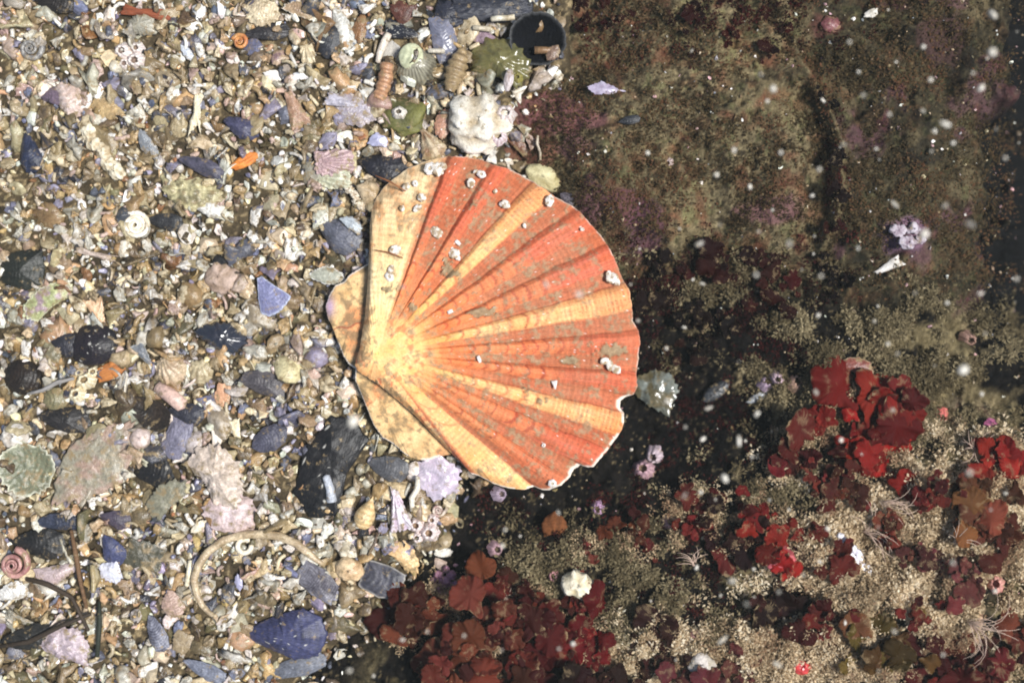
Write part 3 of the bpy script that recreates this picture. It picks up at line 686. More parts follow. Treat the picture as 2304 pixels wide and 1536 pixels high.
# ------------------------------------------------------------------ things set by hand on the gravel and the rock
HAND = []       # (x, y, rx, ry, rot) keep-out of the loose gravel
LMS = []        # (x, y, phrase) landmarks used in the words of small neighbours
SEED = [1000]
def put(name, geo, x, y, rot, label, cat, lm=None, mat=None, lift=9.0, tilt=8.0, wh=None, group=None, smooth=True, parts=(), z=None):
    SEED[0] += 1; rs = np.random.RandomState(SEED[0])
    V, F, Cc = geo
    zz = float(top_z(np.array([x]), np.array([y]))[0]) + lift if z is None else z
    parts = list(parts); bore = None
    mt = mat or M_SHELL
    if mt in (M_SHELL, M_DARK, M_PEARL):
        lum = (Cc * [.3, .5, .2]).sum(1, keepdims=True); ds = np.where((Cc[:, 2] > Cc[:, 0])[:, None], .42, .16)
        hole_v = np.abs(Cc - lin((40, 30, 22))).max(1) < 1e-6
        Cc = np.where(hole_v[:, None], Cc, Cc * (1 - ds) + lum * ds)
    if name in ('worm_tube', 'snail_shell', 'turban_snail'):
        hk = np.abs(Cc - lin((40, 30, 22))).max(1) < 1e-6
        bf = [f for f in F if hk[list(f)].sum() >= 2 and hk[f[-1]]]
        if bf:
            sb = set(bf); F = [f for f in F if f not in sb]; bore = make_mesh('opening', V * S, bf, Cc, mat or M_SHELL, smooth)
            if not parts: parts = [{'worm_tube': 'tube'}.get(name, 'whorl')]
    if name == 'barnacle' and len(V) == 7 * 36 + 1 and not parts:
        bf = [f for f in F if min(f) >= 4 * 36]; sb = set(bf); F = [f for f in F if f not in sb]
        bore = make_mesh('opening', V * S, bf, Cc, mt, smooth); parts = ['plates']
    me = make_mesh(name, V * S, F, Cc, mat or M_SHELL, smooth)
    ex = (math.radians(rs.uniform(-tilt, tilt)), math.radians(rs.uniform(-tilt, tilt)), -math.radians(rot))
    if parts:
        root = bpy.data.objects.new(name, None); C.objects.link(root); root.location = W(x, y, zz); root.rotation_euler = ex
        link(parts[0], me, parent=root)
        if bore: link('opening', bore, parent=root)
        for (pn, g, off, pm) in parts[1:]:
            link(pn, make_mesh(pn, g[0] * S, g[1], g[2], pm), tuple(v * S for v in off), parent=root)
    else:
        root = link(name, me, W(x, y, zz), ex)
    tag(root, label, cat, group); USED.add(label)
    wd, ht = wh if wh else (np.ptp(V[:, 0]), np.ptp(V[:, 1]))
    kf = 1.45 if (mat is M_DARK and wd > 80) else 1.0
    HAND.append((x, y, wd / 2 * kf, ht / 2 * kf, math.radians(rot)))
    if lm: LMS.append((x, y, lm))
    return root

def shell(name, x, y, wd, ht, rot, kind, base, alt, label, cat='shell fragment', lm=None, mat=None, lift=9.0, tilt=8.0, **k):
    SEED[0] += 1
    k.setdefault('seed', SEED[0]); big = max(wd, ht) > 66; k.setdefault('nr', 20 if big else 10); k.setdefault('na', 58 if big else 40)
    if big and k.get('rings'): k['rings'] = k['rings'] * 2 - .5; k['relief'] = k.get('relief', 1.0) * .6
    return put(name, dome(wd, ht, kind, base=base, alt=alt, **k), x, y, rot, label, cat, lm, mat, lift, tilt, (wd, ht))

BLK, NAVY, GRYB, LIL, BLU = (38, 36, 38), (42, 46, 66), (96, 98, 108), (158, 152, 178), (84, 88, 132)
WHT, CRM, TAN, BRN, PNK, OLV = (236, 230, 218), (222, 200, 158), (190, 158, 112), (134, 96, 66), (206, 176, 164), (120, 114, 84)
def mussel(x, y, wd, ht, rot, base, alt, label, lm=None, kind='mussel', **k):
    k.setdefault('rough', .03); k.setdefault('rings', 4); k.setdefault('relief', .7); k.setdefault('zd', .3); k.setdefault('mat', M_DARK)
    return shell('mussel_shell', x, y, wd, ht, rot, kind, base, alt, label, 'mussel shell', lm, **k)

# --- upper left of the bed
mussel(127, 8, 96, 62, 10, (44, 38, 34), (26, 24, 24), 'dark brown half buried shell at the upper edge of the gravel', 'the dark brown shell at the upper edge')
put('bark_sliver', dome(124, 34, 'bone', .3, base=(150, 82, 52), alt=(104, 56, 38), rings=0, relief=1, rough=.1, seed=3), 333, 30, 8, 'rust brown bark sliver lying across the gravel', 'bark sliver', 'the rust brown bark sliver', M_WOOD)
shell('clam_shell', 320, 60, 78, 60, 5, 'half', (172, 166, 146), (134, 128, 108), 'smooth grey green half clam under the bark sliver', 'clam shell', 'the grey green half clam', rings=4, zd=.55, umbo=(0, -1))
put('barnacle_cluster', merge(*[(lambda g, ox, oy: (g[0] + [ox, oy, 0], g[1], g[2]))(barnacle(r, r * .9, WHT, (196, 176, 176), 6, (120, 100, 90), q), ox, oy) for q, (ox, oy, r) in enumerate([(-18, 12, 22), (12, -10, 24), (14, 18, 17), (-14, -16, 17)])]),
    297, 128, 0, 'knobbly white barnacle cluster with pinkish plates', 'barnacle', 'the knobbly white barnacle cluster', M_CHALK, lift=4)
put('snail_shell', spiral(34, 3.2, 2.0, .35, (150, 146, 138), (104, 100, 98), 26), 72, 112, 30, 'grey finely striped snail shell near the upper corner', 'snail shell', 'the grey striped snail', lift=2)
put('snail_shell', spiral(25, 3, 2.1, .5, (222, 146, 58), (190, 108, 40), 6), 543, 98, 200, 'bright orange round snail shell', 'snail shell', 'the orange snail', lift=6)
shell('oyster_shell', 590, 28, 92, 72, 15, 'leaf', (226, 208, 168), (176, 146, 104), 'lumpy cream oyster fragment at the top of the gravel', 'oyster shell', 'the cream oyster at the top', rings=4, lump=.25, zd=.35)
shell('shell_flake', 672, 24, 72, 42, 20, 'half', (180, 150, 112), (140, 110, 80), 'tan curved flake with a pale rim beside the cream oyster', rim=(230, 218, 195), rings=3)
mussel(600, 76, 118, 46, -4, BLK, (62, 58, 58), 'broad black mussel piece beneath the cream oyster', 'the broad black mussel piece')
mussel(738, 96, 66, 96, 20, (34, 36, 42), (58, 60, 70), 'black mussel tucked behind the tall white wedge', None)
shell('shell_fragment', 772, 66, 106, 62, 68, 'wedge', (214, 212, 202), (168, 164, 152), 'tall greyish white wedge of shell', lm='the tall white wedge', rings=3)
shell('barnacle_plate', 693, 123, 46, 38, 80, 'slab', (226, 208, 168), (190, 168, 124), 'cream ridged barnacle plate standing in the gravel', 'barnacle plate', ribs=14)
shell('shell_fragment', 626, 132, 56, 46, -40, 'poly', (186, 158, 120), (160, 128, 112), 'tan shell fragment with mauve tint below the black mussel piece', blotch=.25, blot=(130, 98, 100))
shell('shell_fragment', 617, 170, 46, 26, 10, 'leaf', (240, 236, 228), (206, 190, 170), 'small pearly white half shell with an ochre bulge', mat=M_PEARL)
shell('shell_shard', 422, 120, 46, 22, 52, 'leaf', (196, 204, 214), (168, 172, 180), 'pale blue grey blade lying alone on the sand', lm='the pale blue grey blade')
shell('limpet_shell', 240, 245, 92, 46, 20, 'leaf', (204, 172, 112), (156, 122, 72), 'golden tan oval shell with fine growth lines', 'limpet shell', 'the golden tan oval shell', rings=7, zd=.4, relief=1)
shell('bone_bit', 443, 256, 100, 32, 98, 'bone', (238, 230, 206), (206, 186, 146), 'long chalk white bone like piece standing upright in the gravel', 'shell fragment', 'the bone like white piece', M_CHALK, lump=.35, zd=.6)
mussel(541, 288, 88, 54, 32, (74, 72, 112), (44, 42, 66), 'small violet blue mussel with silvery ridges', 'the violet blue mussel', rings=6, relief=1.3, zd=.55)
mussel(68, 347, 100, 58, 80, (44, 54, 88), (28, 32, 50), 'dark navy oval mussel near the gravel edge', 'the navy oval mussel', zd=.5)
mussel(453, 376, 116, 46, 22, (86, 80, 104), (52, 50, 66), 'long purple grey mussel streaked with silver', 'the long purple grey mussel', rings=6, zd=.4)
put('coral_chip', blob(72, 26, 20, (226, 140, 62), (188, 104, 44), .3, 2.6, 5), 553, 363, -30, 'orange sponge stick beside the long purple grey mussel', 'sponge', 'the orange sponge stick', M_CHALK, lift=6)
shell('shell_fragment', 664, 250, 84, 56, 68, 'wedge', (150, 108, 74), (186, 146, 118), 'brown wedge of shell crossed by pale lines', lm='the brown banded wedge', rings=5)
shell('oyster_shell', 437, 437, 140, 76, 10, 'leaf', (208, 196, 142), (150, 138, 92), 'lumpy yellowish oyster with a green tinge', 'oyster shell', 'the yellowish oyster', lump=.4, zd=.35, rings=3, blotch=.2, blot=(120, 110, 74))
shell('clam_shell', 476, 472, 66, 48, 20, 'half', (226, 222, 212), (180, 172, 156), 'smooth white half clam leaning on the yellowish oyster', 'clam shell', zd=.5, rings=3)
put('worm_tube', spiral(36, 4.6, 1.5, .25, (246, 240, 226), (214, 200, 172), 12), 307, 508, 90, 'bright white coiled worm tube like a little rope', 'worm tube', 'the white coiled tube', M_CHALK, lift=9)
put('coral_stick', merge(*[(lambda g, ox, oy: (g[0] + [ox, oy, 0], g[1], g[2]))(blob(40, 34, 26, (232, 222, 196), (170, 148, 112), .4, 3, 60 + q), ox, oy) for q, (ox, oy) in enumerate([(-54, 2), (-28, -4), (-2, 4), (26, -2), (52, 2)])]),
    234, 345, 56, 'long speckled white coral like stick', 'coral stick', 'the speckled white stick', M_CHALK, lift=3)
shell('shell_shard', 333, 324, 84, 36, 62, 'leaf', (136, 142, 148), (112, 116, 122), 'slate grey shard pointing down the gravel', lm='the slate grey shard', rings=4)
shell('barnacle_plate', 752, 366, 88, 62, -2, 'slab', (196, 162, 158), (150, 118, 122), 'pink finely lined barnacle plate near the scallop', 'barnacle plate', 'the pink lined plate', ribs=22, zd=.25, lift=14)
shell('barnacle_plate', 746, 402, 92, 52, 4, 'slab', (216, 216, 186), (168, 166, 132), 'greenish cream ribbed plate below the pink lined plate', 'barnacle plate', 'the greenish ribbed plate', ribs=16, zd=.3, lift=9)
mussel(372, 500, 84, 46, 10, BLK, (66, 66, 66), 'black mussel fragment beside the white coiled tube')
shell('shell_fragment', 792, 244, 130, 72, 30, 'leaf', (176, 166, 182), (140, 120, 104), 'lilac pointed shell speckled with tan', lm='the lilac pointed shell', speck=.05, rings=5)
shell('shell_fragment', 772, 232, 84, 44, 14, 'tri', (196, 186, 200), (150, 142, 160), 'pale lilac triangular flake on the lilac pointed shell', lift=18)
shell('clam_shell', 157, 225, 92, 66, 70, 'half', (190, 160, 142), (206, 188, 180), 'pinkish grey clam with a pale ridge', 'clam shell', 'the pinkish grey clam', zd=.5, rings=2)
mussel(122, 218, 60, 50, 0, (112, 92, 106), (84, 74, 88), 'small grey violet mussel bit behind the pinkish grey clam')
# --- top middle
shell('clam_shell', 811, 66, 34, 76, 4, 'leaf', (156, 108, 58), (120, 80, 42), 'narrow brown upright valve beside the tall white wedge', 'clam shell', 'the narrow brown valve', rings=4, umbo=(0, -1), zd=.5)
mussel(910, 76, 88, 62, 12, (44, 46, 58), (30, 32, 40), 'black triangular mussel flake with white specks', 'the black speckled flake', kind='tri', speck=.03)
put('worm_tube', tube([(-34, 0, 8), (-12, 2, 9), (12, 0, 10), (34, -4, 10)], [6, 8, 9, 8], 10, (232, 222, 206), (200, 176, 150), 3), 862, 110, -72, 'white finger like worm tube standing by the black speckled flake', 'worm tube', 'the white finger tube', lift=8)
put('worm_tube', tube([(-40 + 3.2 * i, 4 * math.sin(i / 9), 15 + .022 * i * i) for i in range(27)], [16 + 1.6 * math.sin(i * .9) for i in range(27)], 16, (200, 146, 98), (146, 98, 62), 8, ridge=.05), 862, 184, 106, 'fat orange brown banded worm tube with open end', 'worm tube', 'the banded brown tube', lift=4)
put('turban_snail', dome(98, 86, 'round', .75, 16, 90, 6, (176, 170, 142), (84, 78, 62), ribs=46, relief=.7, umbo=(-.5, .55), rough=.01, seed=5), 936, 150, 20, 'pale green turban snail with finely striped whorl', 'snail shell', 'the green turban snail', lift=0, mat=M_PEARL,
    parts=('whorl', ('operculum', dome(54, 60, 'round', .5, 8, 36, 4, (206, 208, 172), (170, 172, 138), rings=2, rough=.01, seed=6), (-17, 14, 26), M_PEARL), ('opening', dome(15, 40, 'bean', .2, 5, 26, 2, (62, 54, 38), (40, 34, 24), rough=.02, seed=8), (-9, 14, 41), M_SHELL)))
put('whelk_shell', lathe(lambda x: np.sin(np.clip(x, .02, 1) ** .8 * math.pi * .85) * (1 - .12 * np.cos(x * 40)) + .05, 104, 22, col=(176, 148, 100), col2=(116, 92, 58)), 1027, 160, 108, 'pointed brown whelk with ringed spire', 'whelk shell', 'the pointed whelk', lift=6)
mussel(1104, 18, 190, 70, 0, (30, 32, 46), (46, 50, 66), 'large dark mussel slab at the top under the rock', 'the dark mussel slab at the top', kind='slab', rings=3)
mussel(1010, 26, 84, 92, 80, (50, 52, 70), (34, 36, 48), 'blue black mussel valve beside the dark slab', kind='mussel')
put('worm_tube', tube([(-26, 0, 6), (-8, 1, 6), (10, 0, 6), (26, 1, 6)], 6.5, 8, (228, 220, 196), (170, 150, 110), 2), 1132, 43, -4, 'straight white tube lying on the dark mussel slab', 'worm tube', 'the straight white tube', lift=30)
put('worm_tube', tube([(-20, 0, 6), (20, 1, 6)], 6, 8, (216, 206, 180), (160, 140, 104), 2), 1085, 66, 6, 'short cream tube under the dark mussel slab', 'worm tube', None, lift=22)
put('worm_tube', tube([(-18, 0, 5), (18, 1, 5)], 5.5, 8, (220, 216, 200), (170, 150, 118), 2), 982, 116, 2, 'short pale tube above the turban snail', 'worm tube', None, lift=24)
mussel(998, 92, 110, 60, 78, (120, 120, 146), (78, 80, 98), 'translucent lilac grey mussel slab beside the pointed whelk', 'the lilac grey slab', kind='slab', mat=M_PEARL)
mussel(905, 26, 60, 70, 30, (108, 60, 44), (70, 40, 32), 'reddish brown netted shell at the top of the gravel')
put('sea_squirt', dome(150, 112, 'bean', .42, base=(112, 104, 58), alt=(84, 82, 50), rings=0, relief=1, lump=.4, seed=14, nr=16, na=60, th=12), 1128, 150, 28, 'glossy olive jelly like sea squirt', 'sea squirt', 'the olive sea squirt', M_JELLY, lift=4,
    parts=('tunic', ('siphon', barnacle(13, 9, (150, 140, 70), (118, 110, 60), 6, (92, 84, 36), 2), (50, -12, 24), M_JELLY)))
shell('shell_fragment', 1108, 95, 96, 52, 22, 'tri', (150, 122, 138), (120, 98, 100), 'dusty lilac shell plate above the olive sea squirt', lm='the dusty lilac plate')
put('worm_tube', blob(20, 54, 16, (206, 196, 196), (150, 130, 120), .2, 3, 9), 1144, 182, 8, 'pale pinkish worm case stuck on the olive sea squirt', 'worm tube', None, M_CHALK, z=62)
mussel(1206, 92, 128, 118, 10, (11, 12, 15), (20, 21, 26), 'round hollow black mussel bowl by the rock', 'the black mussel bowl', kind='round', hollow=True, zd=.5, rim=(80, 80, 80), th=5, lift=16, mat=M_ROCK)
put('worm_tube', tube([(34, 0, 5), (10, 1, 6), (-14, 0, 7)], [6, 8, 9], 10, (150, 112, 66), (108, 76, 44), 3), 1216, 116, 0, 'brown ringed tube lying inside the black mussel bowl', 'worm tube', None, lift=34)
shell('shell_flake', 1244, 120, 44, 30, -50, 'leaf', (130, 100, 78), (100, 78, 60), 'brown leaf shaped flake on the edge of the black mussel bowl', lift=34)
put('sponge', blob(110, 88, 40, (116, 114, 60), (74, 74, 40), .34, 2.3, 15, 26, 48, pore=.2), 903, 262, 10, 'moss green sponge lump crusted with white bits', 'sponge', 'the green sponge', M_CHALK, lift=-6, wh=(64, 50))
put('barnacle_cluster', barnacle(17, 14, WHT, (190, 180, 168), 5, (90, 80, 66), 5), 898, 254, 0, 'white broken barnacle bits sitting on the green sponge', 'barnacle', None, M_CHALK, lift=28)
put('barnacle_pebble', blob(138, 128, 74, (232, 226, 212), (176, 158, 128), .34, 2.4, 18, 30, 60, pore=.1), 1076, 282, 0, 'white lumpy pebble crusted with barnacles behind the scallop', 'pebble', 'the white barnacle pebble', M_CHALK, lift=2,
    parts=('pebble', ('barnacle', barnacle(27, 26, (236, 226, 222), (192, 172, 164), 6, (70, 54, 40), 31), (58, 16, 26), M_CHALK), ('barnacle', barnacle(22, 18, (232, 220, 220), (186, 160, 164), 6, (80, 62, 50), 32), (42, -34, 26), M_CHALK),
           ('worm_tube', tube([(-10, 62, 10), (-16, 48, 20), (-20, 30, 26), (-18, 20, 30)], 7, 8, (228, 216, 192), (180, 160, 124), 3), (-30, 0, 0), M_CHALK)))
shell('shell_fragment', 850, 317, 46, 36, 5, 'poly', (164, 164, 206), (134, 132, 174), 'small clean lilac chip under the green sponge', lm='the lilac chip', mat=M_PEARL, lift=18, zd=.15)
shell('barnacle_plate', 968, 326, 82, 66, 62, 'fan', (206, 188, 150), (136, 96, 58), 'brown and white striped barnacle shell at the scallop edge', 'barnacle plate', 'the striped barnacle shell', ribs=11, zd=.5, lift=14)
shell('shell_fragment', 998, 280, 40, 74, 8, 'leaf', (196, 140, 108), (160, 110, 84), 'coral tinted leaf shaped shell beside the barnacle pebble', lift=12)
mussel(860, 380, 118, 76, 20, (30, 28, 32), (50, 48, 60), 'glossy black mussel valve hard against the scallop edge', 'the black valve at the scallop edge')
put('coral_stick', merge(*[(lambda g, ox, oy: (g[0] + [ox, oy, 0], g[1], g[2]))(blob(24, 20, 18, (230, 220, 200), (170, 146, 116), .45, 3, 80 + q), ox, oy) for q, (ox, oy) in enumerate([(-14, 14), (0, 2), (4, -14), (14, -24)])]), 800, 440, 0, 'small knotted white coral bit near the scallop edge', 'coral stick', None, M_CHALK)
shell('shell_fragment', 1361, 203, 92, 34, 6, 'poly', (150, 120, 156), (190, 180, 206), 'violet and white shell sliver lying on the boulder', lm='the violet shell sliver', mat=M_PEARL, lift=4)
mussel(1416, 272, 50, 24, -6, (52, 54, 60), (36, 38, 42), 'tiny dark mussel with a white chip on the boulder', 'the tiny dark mussel', lift=4)
put('sponge', blob(86, 52, 40, (212, 202, 158), (156, 142, 96), .3, 2.6, 19), 1222, 402, 28, 'yellowish white knobbly sponge behind the scallop edge', 'sponge', 'the yellowish white sponge', M_CHALK, lift=4)
shell('brown_flake', 1165, 322, 96, 62, 55, 'tri', (126, 82, 56), (96, 60, 44), 'thin reddish brown flake between pebble and boulder', lift=3, zd=.1)
put('worm_tube', tube([(-28, 2, 4), (-10, -2, 4), (10, 2, 4), (28, 0, 4)], [3, 3.5, 3.5, 3], 7, (196, 180, 156), (150, 134, 108), 2), 1212, 334, 82, 'thin pale worm tube on the boulder behind the scallop', 'worm tube', None, lift=4)
mussel(1280, 452, 56, 38, 40, (92, 84, 92), (62, 56, 62), 'grey mussel flake wedged behind the scallop margin', None, lift=6)
# --- middle left
shell('oyster_shell', 110, 676, 138, 66, -33, 'bean', (176, 180, 116), (132, 136, 84), 'pale green shell with a mauve patch', 'oyster shell', 'the pale green shell', rings=3, rim=(216, 214, 170), blotch=.22, blot=(158, 132, 136))
mussel(46, 612, 120, 110, 0, (44, 46, 38), (28, 30, 26), 'olive black shape standing for the dark hollow above the pale green shell', 'the olive black hollow')  # dark shell shape added in place of a dark hollow in the gravel
shell('shell_fragment', 221, 706, 78, 58, 70, 'tri', (218, 176, 130), (196, 150, 104), 'flat peach coloured broken shell', lm='the flat peach shell', zd=.12)
mussel(212, 776, 112, 94, -10, (42, 34, 40), (26, 24, 28), 'round purple black mussel with sandy specks', 'the round purple black mussel', kind='round', zd=.5, speck=.012)
mussel(150, 778, 70, 66, 20, (52, 50, 60), (34, 34, 40), 'dull grey black mussel half under the round purple black one')
mussel(54, 849, 88, 78, 20, (44, 34, 26), (28, 24, 22), 'round brown black shell near the gravel border', 'the round brown black shell', kind='round', zd=.5, rings=3)
put('mussel_shell', dome(112, 84, 'mussel', .42, base=(30, 30, 36), alt=(46, 46, 54), rings=4, seed=77, nr=12, na=50), 497, 760, 18, 'shiny black mussel with a grey reflecting face', 'mussel shell', 'the shiny black mussel', attr_mat('wet_mussel', 0.16, .7, .2, 500, .2, .0003, 400, coat=1.0), lift=12)
mussel(607, 664, 92, 78, 60, (104, 106, 158), (128, 130, 182), 'lavender blue fan shaped mussel piece', 'the lavender blue fan', kind='fan', rings=3, zd=.12, rim=(168, 178, 210), tilt=4, lift=18)
mussel(592, 862, 116, 66, 20, (88, 82, 84), (58, 54, 58), 'flat charcoal mussel flake lying in pale gravel', 'the charcoal flake', kind='half')
shell('clam_shell', 738, 622, 88, 48, 14, 'half', (182, 182, 162), (150, 150, 130), 'grey green clam half with a white rayed edge beside the scallop ear', 'clam shell', 'the grey green half by the ear', rim=(236, 232, 226), lift=14)
mussel(762, 530, 110, 92, 40, (104, 106, 122), (68, 70, 86), 'grey blue mussel with silver bands beside the scallop', 'the grey blue banded mussel', rings=8, relief=1.4, zd=.4, lift=10)
shell('clam_shell', 792, 506, 62, 34, 40, 'half', (178, 190, 196), (146, 156, 164), 'pale blue corner flake on the grey blue banded mussel', lift=30)
put('pebble', blob(80, 68, 40, (196, 172, 156), (150, 126, 106), .3, 2.6, 23), 500, 626, 0, 'rounded greyish pink worn shell lump', 'pebble', 'the greyish pink lump', M_CHALK, lift=0)
shell('shell_fragment', 553, 645, 62, 42, 80, 'leaf', (214, 184, 140), (180, 146, 104), 'cream leaf shaped valve beside the lavender blue fan', rings=3, rim=(230, 210, 176), lift=12)
mussel(511, 578, 72, 42, -10, (44, 44, 46), (30, 30, 32), 'ragged black mussel bit above the greyish pink lump', kind='poly')
put('snail_shell', spiral(27, 3, 2.1, .5, (214, 196, 164), (120, 84, 58), 22), 664, 806, 200, 'tiny fan striped snail in the pale gravel', 'snail shell', 'the fan striped snail', lift=4)
shell('cockle_shell', 387, 832, 74, 70, 60, 'round', (212, 188, 150), (168, 136, 102), 'round cream cockle with pinkish ribs', 'cockle shell', 'the round cream cockle', ribs=18, zd=.6)
shell('cockle_shell', 452, 836, 56, 56, 90, 'round', (206, 190, 148), (160, 140, 100), 'smaller sandy cockle beside the round cream one', 'cockle shell', ribs=14, zd=.5)
put('bark_sliver', dome(66, 36, 'slab', .25, base=(190, 122, 62), alt=(140, 84, 44), seed=24), 250, 834, -22, 'orange brown bark chip under the purple black mussel', 'bark sliver', 'the orange brown bark chip', M_WOOD)
put('barnacle_cluster', merge(*[(lambda g, ox, oy: (g[0] + [ox, oy, 0], g[1], g[2]))(barnacle(r, r, (240, 232, 206), (204, 184, 140), 6, (130, 110, 80), 40 + q), ox, oy) for q, (ox, oy, r) in enumerate([(-24, -14, 20), (4, 8, 24), (26, 20, 18), (-4, 30, 13)])]),
    193, 866, -20, 'creamy white barnacle cluster below the purple black mussel', 'barnacle', 'the creamy barnacle cluster', M_CHALK, lift=4)
put('urchin_spine', tube([(-36, 0, 14), (0, 2, 15), (36, 0, 14)], [14, 17, 16], 12, (214, 176, 158), (186, 146, 130), 0, hollow_end=False), 388, 892, 36, 'smooth pink cylinder of worn shell', 'shell fragment', 'the pink cylinder', lift=8)
shell('shell_fragment', 323, 798, 66, 44, 52, 'tri', (120, 128, 136), (96, 100, 108), 'blue grey triangle of shell with a pale edge', lm='the blue grey triangle', rim=(180, 186, 184))
mussel(420, 932, 84, 60, 20, (40, 40, 52), (56, 56, 70), 'blue black mussel tip beside the lilac ribbed piece', None)
mussel(398, 988, 96, 62, 110, (128, 122, 148), (88, 84, 106), 'lilac ribbed mussel fragment', 'the lilac ribbed piece', kind='slab', rings=7, relief=1.3)
mussel(606, 986, 98, 62, -28, (84, 82, 104), (54, 52, 66), 'dark violet mussel tip in the pale gravel', 'the dark violet mussel tip', kind='leaf')
mussel(750, 1050, 250, 150, -62, (34, 32, 32), (22, 22, 24), 'very large black mussel shell beside the lower scallop ear', 'the very large black mussel', rings=3, zd=.18, lift=5, tilt=2, kind='bean', speck=.006)
mussel(145, 946, 118, 66, 14, (48, 44, 42), (30, 28, 28), 'dark banded mussel above the big leaf shaped shell', 'the dark banded mussel', rings=6)
mussel(333, 928, 120, 78, 36, (58, 46, 36), (36, 32, 28), 'dark brown hollow mussel valve', 'the brown hollow mussel', hollow=True)
shell('shell_fragment', 530, 968, 48, 42, 70, 'tri', (228, 214, 172), (196, 176, 132), 'flat cream triangle in the pale gravel', zd=.1, lift=12, lm='the flat cream triangle')
put('pebble', blob(46, 50, 36, (226, 206, 196), (190, 164, 150), .12, 1.6, 26), 318, 986, 0, 'white pink rounded pebble beside the big leaf shaped shell', 'pebble', None, M_SHELL, lift=4)
shell('shell_fragment', 487, 996, 56, 42, 100, 'tri', (240, 228, 212), (214, 194, 170), 'clean white triangle of shell', zd=.15, lift=13, lm='the clean white triangle')
put('pebble', blob(62, 54, 40, (228, 222, 212), (176, 164, 150), .3, 3, 27), 37, 980, 0, 'white lump near the gravel border', 'pebble', 'the white lump', M_CHALK, lift=2)
put('twig', tube([(-56, 4, 6), (-20, -2, 8), (20, 2, 8), (56, -4, 7)], [3, 4.5, 5, 3.5], 8, (150, 146, 142), (116, 110, 104), 0, hollow_end=False), 117, 868, -22, 'thin grey stick under the brown black shell', 'twig', None, M_WOOD, lift=14)
shell('shell_fragment', 222, 574, 108, 22, 16, 'bone', (196, 176, 160), (158, 134, 116), 'long thin pinkish grey sliver', lm='the long pinkish sliver', zd=.5)
shell('shell_fragment', 503, 888, 50, 38, 100, 'slab', (226, 168, 122), (200, 140, 96), 'square peach chip beside the charcoal flake', zd=.12, lift=12)
shell('clam_shell', 127, 898, 54, 52, 0, 'round', (134, 124, 84), (106, 100, 66), 'small olive yellow round clam', 'clam shell', None, zd=.4, rings=3)
shell('shell_fragment', 117, 792, 56, 42, 60, 'leaf', (134, 126, 94), (110, 100, 74), 'dull olive flake above the brown black shell', rings=2)
# --- lower left
shell('saddle_oyster', 213, 1044, 260, 138, -45, 'leaf', (146, 136, 112), (124, 120, 100), 'big thin leaf shaped shell, pinkish in places', 'oyster shell', 'the big leaf shaped shell', zd=.10, rings=3, relief=.8, lift=16, tilt=3, blotch=.24, blot=(158, 128, 108), nr=18, na=64)
shell('oyster_shell', 62, 1052, 128, 118, 20, 'round', (124, 126, 96), (94, 98, 74), 'greenish oyster with frilled white rim', 'oyster shell', 'the greenish oyster', rings=3, rim=(206, 204, 176), hollow=True, zd=.25, lift=12, lump=.2)
mussel(352, 1062, 124, 108, 20, (38, 36, 36), (26, 26, 28), 'flat black mussel flake behind the olive grey tongue', 'the flat black flake', kind='poly', zd=.12, lift=8)
shell('shell_fragment', 377, 1122, 112, 68, -38, 'bean', (134, 130, 106), (116, 112, 90), 'smooth olive grey tongue shaped flake', lm='the olive grey tongue', zd=.12, lift=20, rim=(104, 98, 78))
shell('oyster_shell', 492, 1070, 168, 118, 62, 'bean', (222, 204, 190), (176, 152, 124), 'lumpy pinkish white oyster with raised curls', 'oyster shell', 'the lumpy pinkish oyster', lump=.55, zd=.3, nr=18, na=70, th=6)
shell('oyster_shell', 520, 1152, 128, 92, 10, 'round', (214, 192, 190), (180, 150, 140), 'smooth pink shell bulge below the lumpy oyster', 'oyster shell', 'the smooth pink bulge', zd=.4, lump=.2)
arc = np.array([(725, 1266), (700, 1246), (668, 1220), (632, 1205), (590, 1200), (545, 1202), (505, 1214), (472, 1238), (450, 1268), (440, 1300), (444, 1330), (456, 1358), (474, 1376), (490, 1384)], float)
ac = arc.mean(0); q = np.linspace(0, len(arc) - 1, 60); ap = np.c_[np.interp(q, range(len(arc)), arc[:, 0]) - ac[0], -(np.interp(q, range(len(arc)), arc[:, 1]) - ac[1]), 10 + 4 * np.sin(q)]
put('worm_tube', tube(ap, np.interp(q, [0, 1, 3, 9, 13], [5, 8.5, 9.5, 8.5, 5]), 14, (206, 182, 142), (170, 144, 106), 9, ridge=.03), ac[0], ac[1], 0, 'long curved beige worm tube arching over the gravel', 'worm tube', 'the curved beige tube', lift=14, tilt=0, wh=(40, 40))
put('shell_ring', tube([(15 * math.cos(a), 15 * math.sin(a), 7) for a in np.linspace(.9, 2 * math.pi + .1, 22)], 6, 9, (238, 228, 206), (206, 184, 150), 0, hollow_end=False), 551, 1227, 0, 'white open shell ring inside the curved beige tube', 'shell fragment', 'the white open ring', M_CHALK, lift=10)
mussel(714, 1308, 104, 66, 36, (70, 62, 74), (142, 138, 150), 'dark plum mussel piece with white stripes', 'the striped plum mussel', kind='slab', rings=5, zd=.3, umbo=(-4, 0))
mussel(646, 1430, 172, 132, 8, (62, 66, 118), (38, 40, 76), 'big deep blue mussel valve at the lower edge', 'the big blue mussel valve', rings=3, zd=.35, lift=12, tilt=3, speck=.008)
mussel(133, 1174, 114, 46, 4, (52, 60, 84), (36, 40, 54), 'slate blue mussel sliver on the dark gravel', 'the slate blue sliver', kind='half', zd=.2)
mussel(90, 1222, 130, 80, 10, (30, 30, 30), (44, 42, 40), 'black mussel below the slate blue sliver', None, lift=3)
mussel(262, 1168, 72, 52, 20, (80, 66, 86), (54, 46, 60), 'plum coloured mussel bit below the big leaf shaped shell', None)
